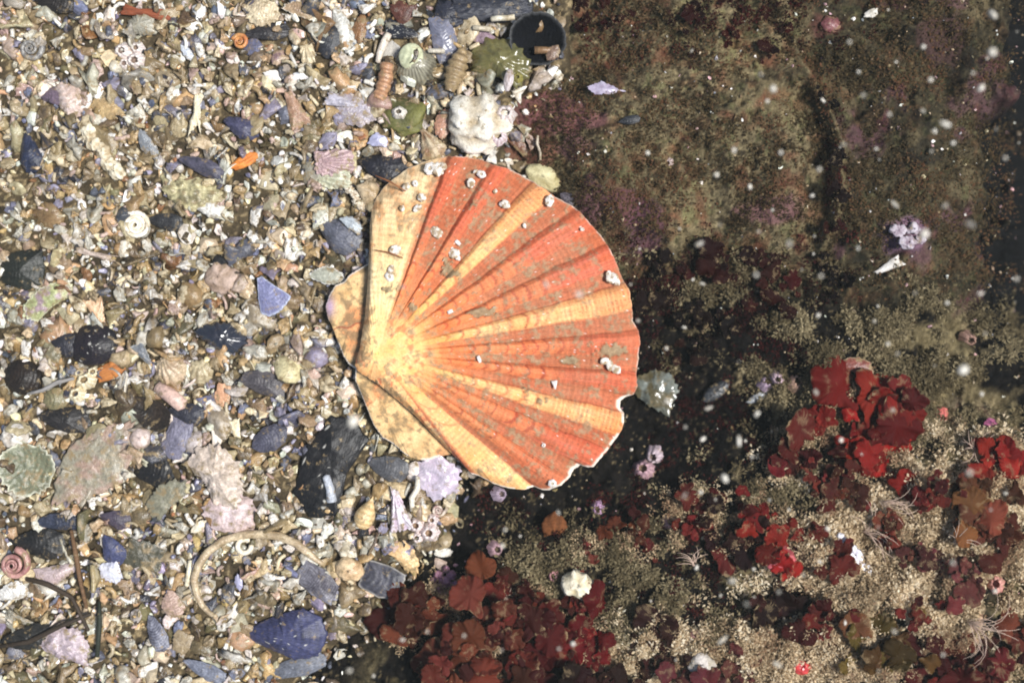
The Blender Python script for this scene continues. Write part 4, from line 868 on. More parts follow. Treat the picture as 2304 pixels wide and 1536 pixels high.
mussel(252, 1236, 74, 60, 70, (64, 72, 124), (44, 48, 84), 'indigo mussel top of the silver shell', None, lift=16)
shell('pearl_shell', 254, 1282, 76, 62, 80, 'poly', (206, 206, 222), (160, 160, 190), 'shiny silver white shell piece beside the olive square', lm='the shiny silver shell', mat=M_PEARL, lump=.3, lift=14)
shell('shell_fragment', 322, 1250, 88, 74, 20, 'slab', (82, 78, 58), (64, 62, 48), 'dark olive square flake of shell', lm='the olive square', zd=.12, lift=10)
put('snail_shell', spiral(42, 3.4, 1.75, .4, (196, 142, 130), (150, 96, 90), 9), 37, 1266, 60, 'pink red spiral topshell near the gravel border', 'snail shell', 'the pink topshell', lift=4)
shell('shell_fragment', 132, 1290, 102, 78, -25, 'tri', (200, 178, 176), (166, 142, 140), 'rosy white triangle of shell beneath the twigs', rings=5)
shell('clam_shell', 30, 1332, 82, 48, -8, 'half', (226, 224, 218), (182, 176, 166), 'white thin clam half below the pink topshell', 'clam shell', 'the white clam half', rings=3)
for pts, lab, c in (([(163, 1192), (176, 1250), (186, 1300), (202, 1362)], 'brown straight twig near the shiny silver shell', (112, 84, 58)),
                    ([(62, 1300), (112, 1312), (168, 1340), (206, 1412)], 'dark bent twig under the rosy triangle', (66, 54, 42)),
                    ([(226, 1352), (229, 1400), (226, 1470)], 'greenish black stalk standing over the lower gravel', (44, 48, 38)),
                    ([(0, 1452), (70, 1440), (150, 1400), (210, 1376)], 'thin dark stalk crossing the lower corner gravel', (58, 48, 38))):
    P = np.array(pts, float); c0 = P.mean(0)
    put('twig', tube(np.c_[P[:, 0] - c0[0], -(P[:, 1] - c0[1]), np.linspace(8, 22, len(P))], [4, 6, 5, 4][:len(P)], 8, c, tuple(int(v * .7) for v in c), 0, hollow_end=False), c0[0], c0[1], 0, lab, 'twig', None, M_WOOD, lift=16, tilt=0, wh=(20, 20))
shell('oyster_shell', 150, 1448, 118, 86, 20, 'half', (200, 180, 182), (150, 130, 140), 'lumpy mauve white oyster in the lower corner', 'oyster shell', 'the mauve white oyster', lump=.4)
mussel(66, 1436, 130, 66, -5, (46, 44, 40), (30, 30, 28), 'olive black mussel beside the mauve white oyster', None)
shell('clam_shell', 391, 1356, 68, 54, 70, 'leaf', (190, 158, 140), (160, 126, 106), 'pinkish oval clam left of the curved tube', 'clam shell', 'the pinkish oval clam', rings=3)
mussel(352, 1424, 96, 50, 70, (52, 54, 78), (150, 150, 168), 'dark shell with silver slit near the lower edge', None)
shell('shell_flake', 412, 1444, 66, 62, 20, 'poly', (156, 134, 98), (132, 112, 80), 'flat beige flake between dark shell and blue mussel valve', zd=.1, lift=12)
put('pebble', blob(62, 40, 30, (222, 196, 144), (186, 152, 100), .2, 2, 28), 765, 1277, -15, 'orange cream worn lump at the end of the curved tube', 'pebble', 'the orange cream lump', M_SHELL, lift=4)
mussel(664, 1502, 150, 56, -16, (112, 116, 130), (80, 84, 96), 'thin grey translucent mussel edge under the blue valve', None, lift=4)
mussel(460, 1508, 112, 44, 28, (120, 126, 148), (88, 92, 110), 'long blue grey mussel at the bottom border', None)
put('worm_tube', tube([(-30, 0, 8), (0, 3, 10), (28, 0, 9)], [9, 10, 12], 10, (200, 206, 216), (160, 166, 178), 2), 741, 1098, 78, 'blue white tube beside the very large black mussel', 'worm tube', None, lift=14)
shell('shell_fragment', 447, 1184, 44, 22, -36, 'leaf', (236, 224, 196), (206, 190, 160), 'white oval bit below the smooth pink bulge', lift=14)
shell('shell_fragment', 538, 1308, 40, 20, 85, 'leaf', (170, 166, 206), (140, 136, 176), 'tiny lilac oval inside the curved beige tube', mat=M_PEARL, lift=14, lm='the tiny lilac oval')
put('urchin_spine', tube([(-28, 0, 5), (0, 1, 6), (28, 0, 5)], [5, 6.5, 5.5], 8, (236, 222, 188), (200, 180, 140), 0, hollow_end=False), 425, 1288, 98, 'cream straight spine touching the curved tube', 'shell fragment', None, lift=12)
# --- below the scallop
shell('pearl_shell', 975, 1068, 146, 96, 38, 'poly', (206, 186, 204), (166, 150, 170), 'pearly lilac shell plate under the scallop edge', lm='the pearly lilac plate', mat=M_PEARL, lump=.2, rings=6, relief=.8, lift=9, zd=.15)
mussel(872, 1054, 96, 70, 20, (96, 96, 100), (64, 62, 66), 'grey mussel valve under the lower ear', 'the grey valve under the ear', lift=6)
shell('barnacle_plate', 897, 1146, 96, 58, 80, 'wedge', (240, 234, 234), (196, 170, 186), 'flared white barnacle plate with lilac foot', 'barnacle plate', 'the flared white plate', ribs=16, lift=18, zd=.4)
put('worm_tube', tube([(-38, 0, 6), (-12, 5, 8), (10, -4, 8), (38, 2, 7)], [5, 7, 7, 5], 9, (236, 226, 206), (200, 184, 150), 0), 934, 1110, 100, 'thin crooked white tube on the pearly plate', 'worm tube', None, lift=26)
put('snail_shell', lathe(lambda x: np.sin(np.clip(x, .02, 1) ** 1.3 * math.pi * .8) + .05, 74, 22, col=(236, 204, 140), col2=(204, 160, 92)), 830, 1146, 112, 'yellow cream pointed snail in the gravel below the ear', 'snail shell', 'the yellow cream snail', lift=8)
shell('shell_fragment', 910, 1254, 86, 58, 55, 'bean', (230, 190, 126), (206, 160, 96), 'warm ochre curved shell chunk', lm='the ochre chunk', zd=.3, lift=12)
mussel(861, 1304, 96, 76, 20, (78, 76, 90), (52, 50, 60), 'dark slate square mussel piece', 'the slate square', kind='slab', zd=.15, rim=(150, 144, 134), lift=14, rings=2)
shell('shell_fragment', 998, 1242, 48, 24, -8, 'leaf', (240, 238, 230), (214, 206, 190), 'clean white chip alone on black rock', lm='the white chip on black rock', lift=8, mat=M_CHALK)
put('pebble', blob(62, 52, 40, (226, 192, 142), (190, 150, 100), .25, 2.2, 30), 790, 1278, 10, 'second orange cream lump beside the slate square', 'pebble', None, M_SHELL, lift=10)
put('barnacle_cluster', merge(*[(lambda g, ox, oy: (g[0] + [ox, oy, 0], g[1], g[2]))(barnacle(r, r, (240, 230, 226), (206, 182, 176), 6, (140, 114, 90), 50 + q), ox, oy) for q, (ox, oy, r) in enumerate([(-16, 10, 20), (14, -6, 23), (20, 22, 14), (-14, -18, 15)])]),
    953, 1190, 0, 'pinkish white barnacle cluster at the end of the gravel', 'barnacle', 'the pinkish barnacle cluster', M_CHALK, lift=4)
put('snail_shell', spiral(19, 3, 2.0, .4, (214, 196, 176), (160, 120, 110), 8), 986, 1147, 0, 'tiny pale snail on the last of the gravel', 'snail shell', None, lift=6)

# --- on the rock
for (x, y, r, lab, lm, c1, c2, hole) in [
    (1345, 1141, 19, 'pink striped barnacle with brown mouth on black rock', 'the pink barnacle with brown mouth', (206, 170, 200), (160, 120, 150), (130, 72, 40)),
    (1448, 1056, 27, 'large pink rayed barnacle near the scallop margin', 'the large pink barnacle', (196, 160, 164), (150, 116, 124), (120, 100, 80)),
    (1474, 1022, 24, 'whitish rayed barnacle above the large pink one', None, (206, 188, 192), (160, 140, 148), (110, 94, 84)),
    (1121, 1110, 20, 'pale lilac barnacle close below the scallop', None, (190, 172, 186), (150, 130, 146), (100, 84, 80)),
    (1115, 1234, 21, 'pink barnacle on a pale column of black rock', 'the pink barnacle on black rock', (204, 170, 176), (164, 126, 132), (90, 70, 62)),
    (1248, 1294, 18, 'narrow pink striped barnacle among tan silt', None, (206, 160, 160), (156, 96, 96), (110, 70, 60)),
    (1506, 1174, 20, 'pink rayed barnacle sitting on maroon seaweed', None, (220, 186, 190), (170, 126, 130), (120, 80, 76)),
    (1722, 862, 21, 'lilac barnacle beside the dark hollow of the rock', 'the lilac barnacle', (190, 168, 184), (140, 118, 136), (90, 76, 72)),
    (1748, 848, 20, 'pinkish white barnacle touching the lilac one', None, (206, 180, 186), (156, 132, 140), (100, 84, 78)),
    (1846, 866, 17, 'rosy barnacle on tan silt above the large red seaweed', None, (214, 164, 164), (170, 120, 122), (120, 80, 76)),
    (1787, 862, 24, 'cream pink barnacle half covered with silt', None, (200, 164, 140), (160, 124, 104), (110, 88, 66)),
    (2226, 956, 17, 'magenta knobbly barnacle near the far dark hollow', 'the magenta barnacle', (210, 120, 160), (170, 84, 120), (130, 70, 90)),
    (2116, 930, 20, 'salmon pink barnacle beyond the large red seaweed', None, (214, 120, 108), (176, 84, 78), (140, 80, 70)),
    (2175, 760, 22, 'dusty pink barnacle in the far silt', None, (176, 140, 124), (140, 108, 94), (100, 80, 66)),
    (1505, 366, 12, 'small white rimmed barnacle on the boulder', None, (196, 176, 170), (140, 120, 110), (60, 46, 38)),
    (2238, 1312, 24, 'rosy lump barnacle in the bright silt corner', None, (216, 160, 146), (180, 120, 108), (150, 100, 90))]:
    put('barnacle', barnacle(r, r * 1.05, c1, c2, 6, hole, int(x)), x, y, x % 90, lab, 'barnacle', lm, M_CHALK, lift=0, tilt=22)
put('coralline_tuft', merge(*[(lambda g, ox, oy: (g[0] + [ox, oy, 0], g[1], g[2]))(blob(r, r * .9, r * .8, (186, 138, 156), (140, 96, 116), .5, 3.4, 130 + q, 10, 18), ox, oy) for q, (ox, oy, r) in enumerate([(0, 0, 30), (-18, -14, 22), (16, 14, 24), (22, -8, 20), (-14, 16, 22), (4, 28, 18), (-24, 4, 16), (-6, -26, 18)])]),
    1000, 1306, 0, 'mauve knobbly coralline tuft beside rusty seaweed', 'coralline weed', 'the mauve coralline tuft', M_CHALK, lift=6)
put('sponge', blob(70, 60, 44, (238, 228, 204), (190, 172, 130), .5, 3, 141), 1298, 1314, 30, 'bright cream sponge lump above crimson seaweed', 'sponge', 'the cream sponge lump', M_CHALK, lift=10)
put('sponge', blob(56, 80, 20, (150, 94, 58), (112, 72, 46), .3, 3, 142), 1246, 1192, 0, 'flat orange brown sponge crust on black rock', 'sponge', 'the orange brown crust', M_SILT, lift=4)
mussel(1486, 862, 98, 124, 10, (112, 118, 116), (84, 92, 86), 'grey white translucent mussel valve showing from beneath the scallop margin', 'the grey valve at the scallop margin', zd=.2, lift=30, kind='bean', mat=M_PEARL, z=None) if False else None
shell('shell_fragment', 1470, 880, 120, 104, 30, 'half', (128, 134, 128), (96, 98, 86), 'grey translucent valve showing beside the chipped scallop margin', lm='the grey valve at the scallop margin', zd=.2, lift=26, mat=M_JELLY, lump=.2, blotch=.3, blot=(92, 84, 60))
put('sea_slater', blob(74, 36, 22, (62, 66, 70), (44, 46, 48), .15, 2, 143), 1612, 878, -38, 'smooth slate grey oblong pebble in the dark hollow', 'pebble', 'the slate grey oblong pebble', M_SHELL, lift=6)
put('shell_fragment', dome(60, 26, 'mussel', .3, base=(150, 156, 160), alt=(110, 112, 114), seed=33), 1704, 896, -18, 'small grey clam flake under the lilac barnacle', 'shell fragment', None, M_SHELL, lift=8)
put('worm_case', merge(*[(lambda g, ox, oy: (g[0] + [ox, oy, 0], g[1], g[2]))(blob(r * 1.3, r, r * .8, (248, 246, 248), (190, 184, 196), .45, 3, 190 + q), ox, oy) for q, (ox, oy, r) in enumerate([(-44, 6, 22), (-24, -2, 30), (-2, 4, 34), (22, -4, 30), (42, 2, 26)])]),
    1916, 1250, 50, 'brilliant white lumpy worm case beside bright silt', 'worm tube', 'the brilliant white worm case', M_CHALK, lift=18)
put('shell_fragment', dome(70, 30, 'wedge', .3, base=(230, 226, 220), alt=(190, 182, 170), seed=34), 1998, 600, -28, 'jagged white shell shard under the far boulder', 'shell fragment', 'the jagged white shard', M_CHALK, lift=12)
put('sponge', merge(*[(lambda g, ox, oy: (g[0] + [ox, oy, 0], g[1], g[2]))(blob(r, r * .8, r * .4, (190, 180, 186), (112, 88, 102), .55, 3, 144 + q), ox, oy) for q, (ox, oy, r) in enumerate([(-22, 10, 34), (14, 14, 30), (2, -16, 36), (30, -10, 24)])]), 2040, 528, 0, 'violet white knobbly crust on the far boulder', 'sponge', 'the violet white crust', M_CHALK, lift=6)
put('shell_fragment', dome(44, 16, 'leaf', .3, base=(238, 232, 222), alt=(200, 190, 176), seed=35), 1954, 862, 55, 'curved white splinter in tan silt above the red seaweed', 'shell fragment', None, M_CHALK, lift=18)
put('shell_flake', dome(86, 44, 'half', .3, base=(140, 70, 52), alt=(110, 52, 40), seed=36, rim=(206, 180, 140)), 1925, 824, 8, 'brown red curved shell flake standing in tan silt', 'shell fragment', 'the brown red flake', M_SHELL, lift=20)
put('sponge', blob(60, 40, 24, (200, 190, 180), (150, 140, 120), .4, 3, 145), 1578, 1488, 0, 'white flecked lump at the bottom of the silt', 'sponge', 'the white flecked lump', M_CHALK, lift=14)
put('sponge', blob(40, 36, 26, (206, 70, 66), (160, 44, 44), .3, 3, 146), 1802, 1496, 0, 'small scarlet bead like sponge near the lower border', 'sponge', None, M_JELLY, lift=14)
put('anemone', barnacle(11, 10, (236, 216, 206), (200, 90, 80), 8, (206, 50, 40), 9), 1564, 1426, 0, 'tiny white ringed red anemone', 'anemone', 'the tiny red anemone', M_CHALK, lift=18)
put('sponge', blob(66, 54, 36, (190, 96, 100), (140, 60, 66), .4, 3, 147), 1752, 1256, 0, 'rose pink sponge under scarlet seaweed', 'sponge', 'the rose pink sponge', M_JELLY, lift=16)
put('limpet_shell', dome(44, 40, 'round', .6, base=(112, 58, 60), alt=(134, 76, 74), rings=3, umbo=(0, 0), seed=37), 1868, 56, 0, 'rounded rose red limpet on the dim upper rock', 'limpet shell', 'the rose red limpet', M_SHELL, lift=4)
put('shell_fragment', dome(40, 24, 'poly', .3, base=(214, 208, 198), alt=(170, 160, 140), seed=38), 1962, 30, -30, 'pale shell bit near the upper border of the far boulder', 'shell fragment', None, M_CHALK, lift=8)

# twigs and chips on the scallop
for (x0, y0, x1, y1, lab) in ((846, 396, 912, 430, 'orange brown thorn like twig crossing the upper scallop margin'), (846, 563, 905, 580, 'orange brown thorn like twig on the yellow scallop shoulder')):
    zz = surf((x0 + x1) / 2, (y0 + y1) / 2) + 3
    put('twig', tube([(-(x1 - x0) / 2, (y1 - y0) / 2, 3), (0, 3, 3), ((x1 - x0) / 2, -(y1 - y0) / 2, 3)], [1.0, 2.0, 1.6], 6, (146, 92, 54), (106, 64, 38), 0, hollow_end=False), (x0 + x1) / 2, (y0 + y1) / 2, 0, lab, 'twig', None, M_WOOD, z=zz, tilt=1)
for (x, y, ww, hh, r, lab) in ((1013, 701, 13, 9, -20, 'tiny square white chip near the scallop middle'), (1078, 808, 16, 8, 70, 'tiny white rod chip on a red scallop rib'), (1248, 866, 20, 18, 80, 'tiny grey white triangle lying on the scallop'), (1030, 546, 14, 9, 40, 'tiny cream splinter above the silt heap on the scallop')):
    put('shell_chip', dome(ww, hh, 'tri' if ww > 16 else 'slab', .2, 4, 10, 2, (236, 230, 224), (200, 190, 180), seed=int(x)), x, y, r, lab, 'shell chip', None, M_CHALK, z=surf(x, y) + 4)

# ------------------------------------------------------------------ red seaweed
def blade_mesh(seed):
    """a thin sheet with rounded lobes; its stalk end is at the origin and it reaches along +x for one unit"""
    rs = np.random.RandomState(seed); nr, na = 7, 72
    nl = rs.randint(4, 9); a = np.linspace(-math.pi, math.pi, na, endpoint=False); ph = rs.rand() * 6
    R = np.full(na, .27) + .03 * np.sin(3 * a + ph)
    for _ in range(nl):                                             # round lobes of unequal size set about the middle
        r_ = rs.uniform(.12, .24); d_ = rs.uniform(.14, .34); b_ = rs.uniform(-2.3, 2.3); dl = a - b_
        ok_ = (np.abs(np.sin(dl)) * d_ < r_) & (np.cos(dl) > 0)
        R = np.maximum(R, np.where(ok_, d_ * np.cos(dl) + np.sqrt(np.clip(r_ ** 2 - (d_ * np.sin(dl)) ** 2, 0, 1)), 0))
    R = np.minimum(R, .56)
    R = .25 * np.roll(R, 1) + .5 * R + .25 * np.roll(R, -1); R = .25 * np.roll(R, 1) + .5 * R + .25 * np.roll(R, -1); R = R * (1 + .03 * rs.uniform(-1, 1, na))
    back = np.exp(-((np.abs(a) - math.pi) / .35) ** 2); R = R * (1 - back) + .5 * back
    R = np.maximum(R, .06)
    t = np.arange(1, nr + 1) / nr
    x = np.concatenate([[0.], np.outer(t, R * np.cos(a)).ravel()]); y = np.concatenate([[0.], np.outer(t, R * np.sin(a)).ravel()]) * rs.uniform(.85, 1.15)
    T = np.concatenate([[0.], np.repeat(t, na)]); A = np.concatenate([[0.], np.tile(a, nr)])
    z = .06 * np.sin(x * 9 + ph * 2) * np.cos(y * 8 + ph) + .030 * np.sin(x * 6 + ph) + .030 * np.cos(y * 7 + ph * 3) + .035 * T ** 2 * np.sin(A * nl + ph) + .035 * T ** 4 * np.sin(A * 17 + ph * 2) + rs.uniform(-.09, .03) * T ** 2
    x = x + .5
    P = np.c_[x, y, z]; Q = P.copy(); Q[:, 2] -= .009
    rim = .20 * sstep(.9, 1, T) * sstep(.35, .6, fbm(x * 10 + seed, y * 10, 1.2, 3, 151)) + .26 * sstep(.57, .70, fbm(x * 10 + seed * 3, y * 10, 2.4, 5, 150, .6)) - .04
    col = np.repeat(np.clip(rim.reshape(-1, 1), 0, 1), 3, 1)
    n = na; F = [np.array([(0, 1 + i, 1 + (i + 1) % n) for i in range(n)])]
    i = 1 + np.arange(nr * n).reshape(nr, n); j = np.roll(i, -1, 1)
    q = np.stack([i[:-1], i[1:], j[1:], j[:-1]], -1).reshape(-1, 4); o = len(P)
    side = np.stack([i[-1], i[-1] + o, j[-1] + o, j[-1]], -1)
    return make_mesh('blade', np.vstack([P, Q]), [q, q[:, ::-1] + o, side, F[0], F[0][:, ::-1] + o], np.vstack([col, col]), M_WEED)
BLADES = [blade_mesh(500 + i) for i in range(24)]
TONE = {'m': (122, 36, 34), 'r': (170, 38, 33), 'b': (122, 48, 40), 'd': (64, 25, 24), 'o': (142, 72, 54), 'p': (124, 54, 56), 'c': (136, 27, 28), 'y': (118, 74, 42)}
WNAME = {'m': 'maroon', 'r': 'bright scarlet', 'b': 'rusty brown', 'd': 'very dark maroon', 'o': 'orange brown', 'p': 'pinkish plum', 'c': 'deep crimson', 'y': 'olive brown'}
def weed(x, y, size, tone, n, label, rot=None, lift=4, lm=None):
    SEED[0] += 1; rs = np.random.RandomState(SEED[0])
    root = bpy.data.objects.new('red_seaweed', None); C.objects.link(root)
    z0 = float(top_z(np.array([x]), np.array([y]))[0]) + lift
    root.location = W(x, y, z0)
    tag(root, label, 'seaweed', 'red seaweeds on the rock'); USED.add(label)
    if lm: LMS.append((x, y, lm))
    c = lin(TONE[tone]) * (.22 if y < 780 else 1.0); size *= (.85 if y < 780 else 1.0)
    a0 = rs.rand() * 6.28 if rot is None else math.radians(-rot)
    n = int(n * 2.2) + 3 if y > 780 else n + 2
    for i in range(n):
        L = size * rs.choice([.26, .38, .54, .76], p=[.28, .32, .25, .15]) * rs.uniform(.9, 1.15)
        o = bpy.data.objects.new('blade', BLADES[rs.randint(len(BLADES))]); C.objects.link(o); o.parent = root
        px_, py_ = rs.normal(0, .30, 2) * size
        if rot is not None: px_, py_ = px_ * .6 + .3 * i / n * size * math.cos(a0), py_ * .6 + .3 * i / n * size * math.sin(a0)
        a = math.atan2(py_, px_) + rs.normal(0, .7) if rot is None else a0 + rs.normal(0, .5)
        o.rotation_euler = (rs.normal(0, .24), rs.normal(-.04, .24), a)
        o.scale = (L * S, L * S * rs.uniform(.85, 1.2), L * S)
        o.location = ((px_ - .5 * L * math.cos(a)) * S, (py_ - .5 * L * math.sin(a)) * S, (2 + min(i * 1.8, 22) + rs.uniform(0, 8)) * S)
        k = c * rs.choice([.35, .6, .9, 1.3], p=[.25, .3, .27, .18]) * np.array([1, rs.uniform(.8, 1.5), rs.uniform(.8, 1.2)])
        o.color = (*k, 1)
    return root
WEEDS = [
 (1940, 950, 190, 'r', 9, 'largest bright scarlet lobed seaweed on the silty rock', None, 26, 'the largest scarlet seaweed'),
 (2030, 905, 90, 'm', 4, 'maroon seaweed lobe rising behind the largest scarlet one', -80, 30, None),
 (1795, 1010, 110, 'm', 6, 'maroon seaweed below the cream pink barnacle', None, 16, 'the maroon seaweed by the barnacles'),
 (2258, 1042, 110, 'r', 6, 'dark scarlet seaweed at the far border', None, 18, 'the scarlet seaweed at the border'),
 (1905, 1100, 90, 'b', 5, 'rusty seaweed with cupped lobes under the largest scarlet one', None, 26, 'the rusty cupped seaweed'),
 (1850, 1078, 80, 'm', 4, 'small maroon seaweed next to the rusty cupped one', None, 22, None),
 (2095, 1100, 80, 'm', 5, 'maroon rounded seaweed between silt and border', None, 26, None),
 (2205, 1130, 120, 'o', 5, 'orange brown broad bladed seaweed near the border', None, 26, 'the orange brown broad seaweed'),
 (2262, 1225, 110, 'b', 5, 'rusty oval bladed seaweed at the border under the orange brown one', None, 28, 'the rusty oval seaweed'),
 (1560, 1160, 120, 'm', 7, 'maroon seaweed spreading past the pink rayed barnacle', None, 14, 'the spreading maroon seaweed'),
 (1640, 1185, 100, 'd', 6, 'very dark seaweed beside the spreading maroon one', None, 14, None),
 (1745, 1215, 100, 'r', 6, 'scarlet seaweed glowing above the rose pink sponge', None, 22, 'the glowing scarlet seaweed'),
 (1870, 1240, 90, 'm', 5, 'maroon seaweed against the brilliant white worm case', None, 10, None),
 (1695, 1150, 80, 'c', 5, 'crimson seaweed above the glowing scarlet one', None, 16, None),
 (945, 1372, 150, 'b', 6, 'rusty brown flat seaweed reaching over the gravel edge', 185, 34, 'the rusty flat seaweed'),
 (1110, 1330, 110, 'b', 5, 'rusty seaweed with upright round lobes below the black rock', -80, 32, 'the rusty upright seaweed'),
 (1190, 1390, 130, 'm', 7, 'maroon seaweed with cream crumbs in the middle of the lower clump', None, 30, 'the crumb covered maroon seaweed'),
 (1110, 1440, 150, 'b', 7, 'broad rusty seaweed in the lower clump', None, 28, 'the broad rusty seaweed'),
 (1302, 1372, 90, 'm', 5, 'small maroon seaweed beside the cream sponge lump', -70, 26, None),
 (1280, 1450, 150, 'c', 8, 'crimson shaded seaweed at the heart of the lower clump', None, 20, 'the crimson clump'),
 (1030, 1496, 140, 'b', 7, 'brown seaweed with pale silt rim near the lower border', None, 26, 'the pale rimmed brown seaweed'),
 (1340, 1510, 140, 'd', 7, 'very dark crimson seaweed on the lower border', None, 14, 'the very dark crimson seaweed'),
 (1180, 1510, 120, 'm', 6, 'maroon seaweed between the broad rusty one and the lower border', None, 24, None),
 (1750, 1400, 130, 'd', 7, 'very dark seaweed over the deep lower hollow', None, 12, 'the dark hollow seaweed'),
 (1865, 1385, 110, 'm', 6, 'maroon seaweed under the bright silt mound', None, 18, None),
 (1980, 1462, 150, 'y', 6, 'olive brown lobed seaweed with pale rim', None, 30, 'the olive brown seaweed'),
 (2110, 1500, 150, 'm', 7, 'maroon seaweed along the lower border beside the olive brown one', None, 24, 'the maroon border seaweed'),
 (2205, 1470, 120, 'm', 6, 'maroon seaweed in the lowest corner', None, 24, None),
 (2285, 1440, 100, 'b', 5, 'rusty seaweed in the far lower corner', None, 24, None),
 (1480, 1470, 110, 'd', 6, 'very dark seaweed behind the white flecked lump', None, 12, None),
 (1590, 1520, 110, 'p', 6, 'plum seaweed beneath the white flecked lump', None, 18, 'the plum seaweed'),
 (1660, 1500, 80, 'p', 4, 'small plum seaweed beside the bigger plum one', None, 18, None),
 (2000, 1180, 70, 'b', 4, 'little rusty seaweed poking from the bright silt', None, 26, None),
 (2060, 1250, 60, 'p', 4, 'little plum seaweed inside the bright silt mound', None, 26, None),
 (2165, 1290, 80, 'p', 4, 'plum seaweed beside the rosy lump barnacle', None, 26, None),
 (2050, 1380, 80, 'm', 4, 'small maroon seaweed below the bright silt mound', None, 22, None),
 (1440, 1220, 70, 'b', 4, 'small rusty seaweed on the olive silt', None, 10, None),
 (1330, 1230, 60, 'b', 3, 'tiny rusty seaweed beside the orange brown crust', None, 8, None),
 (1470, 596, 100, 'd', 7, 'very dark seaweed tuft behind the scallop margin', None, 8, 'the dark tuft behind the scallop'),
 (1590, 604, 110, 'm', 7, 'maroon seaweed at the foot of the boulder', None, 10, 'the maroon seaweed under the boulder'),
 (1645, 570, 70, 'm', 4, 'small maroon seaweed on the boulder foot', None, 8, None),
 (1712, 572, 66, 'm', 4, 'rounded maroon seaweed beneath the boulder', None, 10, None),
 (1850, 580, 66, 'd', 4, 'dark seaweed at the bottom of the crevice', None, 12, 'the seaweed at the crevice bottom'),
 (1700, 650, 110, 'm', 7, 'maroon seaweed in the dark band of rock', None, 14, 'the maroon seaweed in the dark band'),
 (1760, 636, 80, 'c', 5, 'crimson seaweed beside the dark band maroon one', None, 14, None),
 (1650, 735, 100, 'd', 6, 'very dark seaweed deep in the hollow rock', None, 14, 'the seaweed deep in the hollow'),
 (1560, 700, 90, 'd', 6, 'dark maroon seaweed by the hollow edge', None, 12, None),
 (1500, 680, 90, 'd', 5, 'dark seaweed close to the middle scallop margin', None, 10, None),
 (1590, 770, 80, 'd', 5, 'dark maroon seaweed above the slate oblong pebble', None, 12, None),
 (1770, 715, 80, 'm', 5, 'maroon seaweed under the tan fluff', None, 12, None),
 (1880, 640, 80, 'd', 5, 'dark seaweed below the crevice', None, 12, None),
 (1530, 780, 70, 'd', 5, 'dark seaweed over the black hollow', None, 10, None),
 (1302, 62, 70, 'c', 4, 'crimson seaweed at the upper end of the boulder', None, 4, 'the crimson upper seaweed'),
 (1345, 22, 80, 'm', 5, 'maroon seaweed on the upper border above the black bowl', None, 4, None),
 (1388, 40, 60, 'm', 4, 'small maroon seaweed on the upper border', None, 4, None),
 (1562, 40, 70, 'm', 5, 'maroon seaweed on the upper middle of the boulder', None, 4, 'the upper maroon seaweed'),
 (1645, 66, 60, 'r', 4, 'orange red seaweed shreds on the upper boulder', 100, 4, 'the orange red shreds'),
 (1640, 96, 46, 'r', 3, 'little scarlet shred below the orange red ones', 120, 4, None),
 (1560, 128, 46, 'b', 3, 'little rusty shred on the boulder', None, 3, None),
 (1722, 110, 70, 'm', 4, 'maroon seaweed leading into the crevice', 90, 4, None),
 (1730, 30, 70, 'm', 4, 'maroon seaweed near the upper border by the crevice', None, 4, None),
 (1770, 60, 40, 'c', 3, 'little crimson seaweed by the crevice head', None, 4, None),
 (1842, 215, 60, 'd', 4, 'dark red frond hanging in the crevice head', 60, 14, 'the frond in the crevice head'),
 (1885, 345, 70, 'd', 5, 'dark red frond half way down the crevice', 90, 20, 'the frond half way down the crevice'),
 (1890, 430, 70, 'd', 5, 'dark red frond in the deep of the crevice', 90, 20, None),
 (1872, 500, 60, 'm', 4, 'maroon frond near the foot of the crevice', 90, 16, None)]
for wd_ in WEEDS: weed(*wd_)

# hydroids: hair fine pinkish tufts
for (x, y, r, n, rot, lab) in ((1985, 1130, 60, 16, 20, 'pinkish hair fine hydroid arching over rusty seaweed'), (1945, 1195, 62, 18, -10, 'white hair fine hydroid fan on the bright silt'), (2150, 1220, 44, 10, -60, 'thin hydroid hairs at the silt border'),
                               (2180, 1400, 76, 20, 30, 'pale brushed hydroid hairs in the lower corner'), (1560, 1268, 40, 12, -90, 'small upright hydroid hairs among tan silt'), (2195, 1010, 40, 12, 200, 'white hydroid hairs beside the scarlet seaweed'), (1130, 790 + 545, 40, 10, 40, 'hydroid threads on the rusty upright seaweed')):
    rs = np.random.RandomState(int(x)); parts = []
    for i in range(n):
        a = math.radians(-rot) + rs.normal(0, .75); L = r * rs.uniform(.6, 1.25); b = rs.uniform(-1.3, 1.3)
        s = np.linspace(0, 1, 8); P = np.c_[L * s * np.cos(a + b * s) + rs.uniform(-6, 6), L * s * np.sin(a + b * s) + rs.uniform(-6, 6), 4 + L * .4 * np.sin(s * 2.2)]
        parts.append(tube(P, np.linspace(.8, .4, 8), 5, (206, 180, 160), (176, 144, 128), 0, hollow_end=False, seed=i))
    put('hydroid', merge(*parts), x, y, 0, lab, 'hydroid', lab.split(' over')[0].replace('pinkish', 'the pinkish') if False else None, M_SNOW, lift=26, tilt=0, wh=(10, 10))

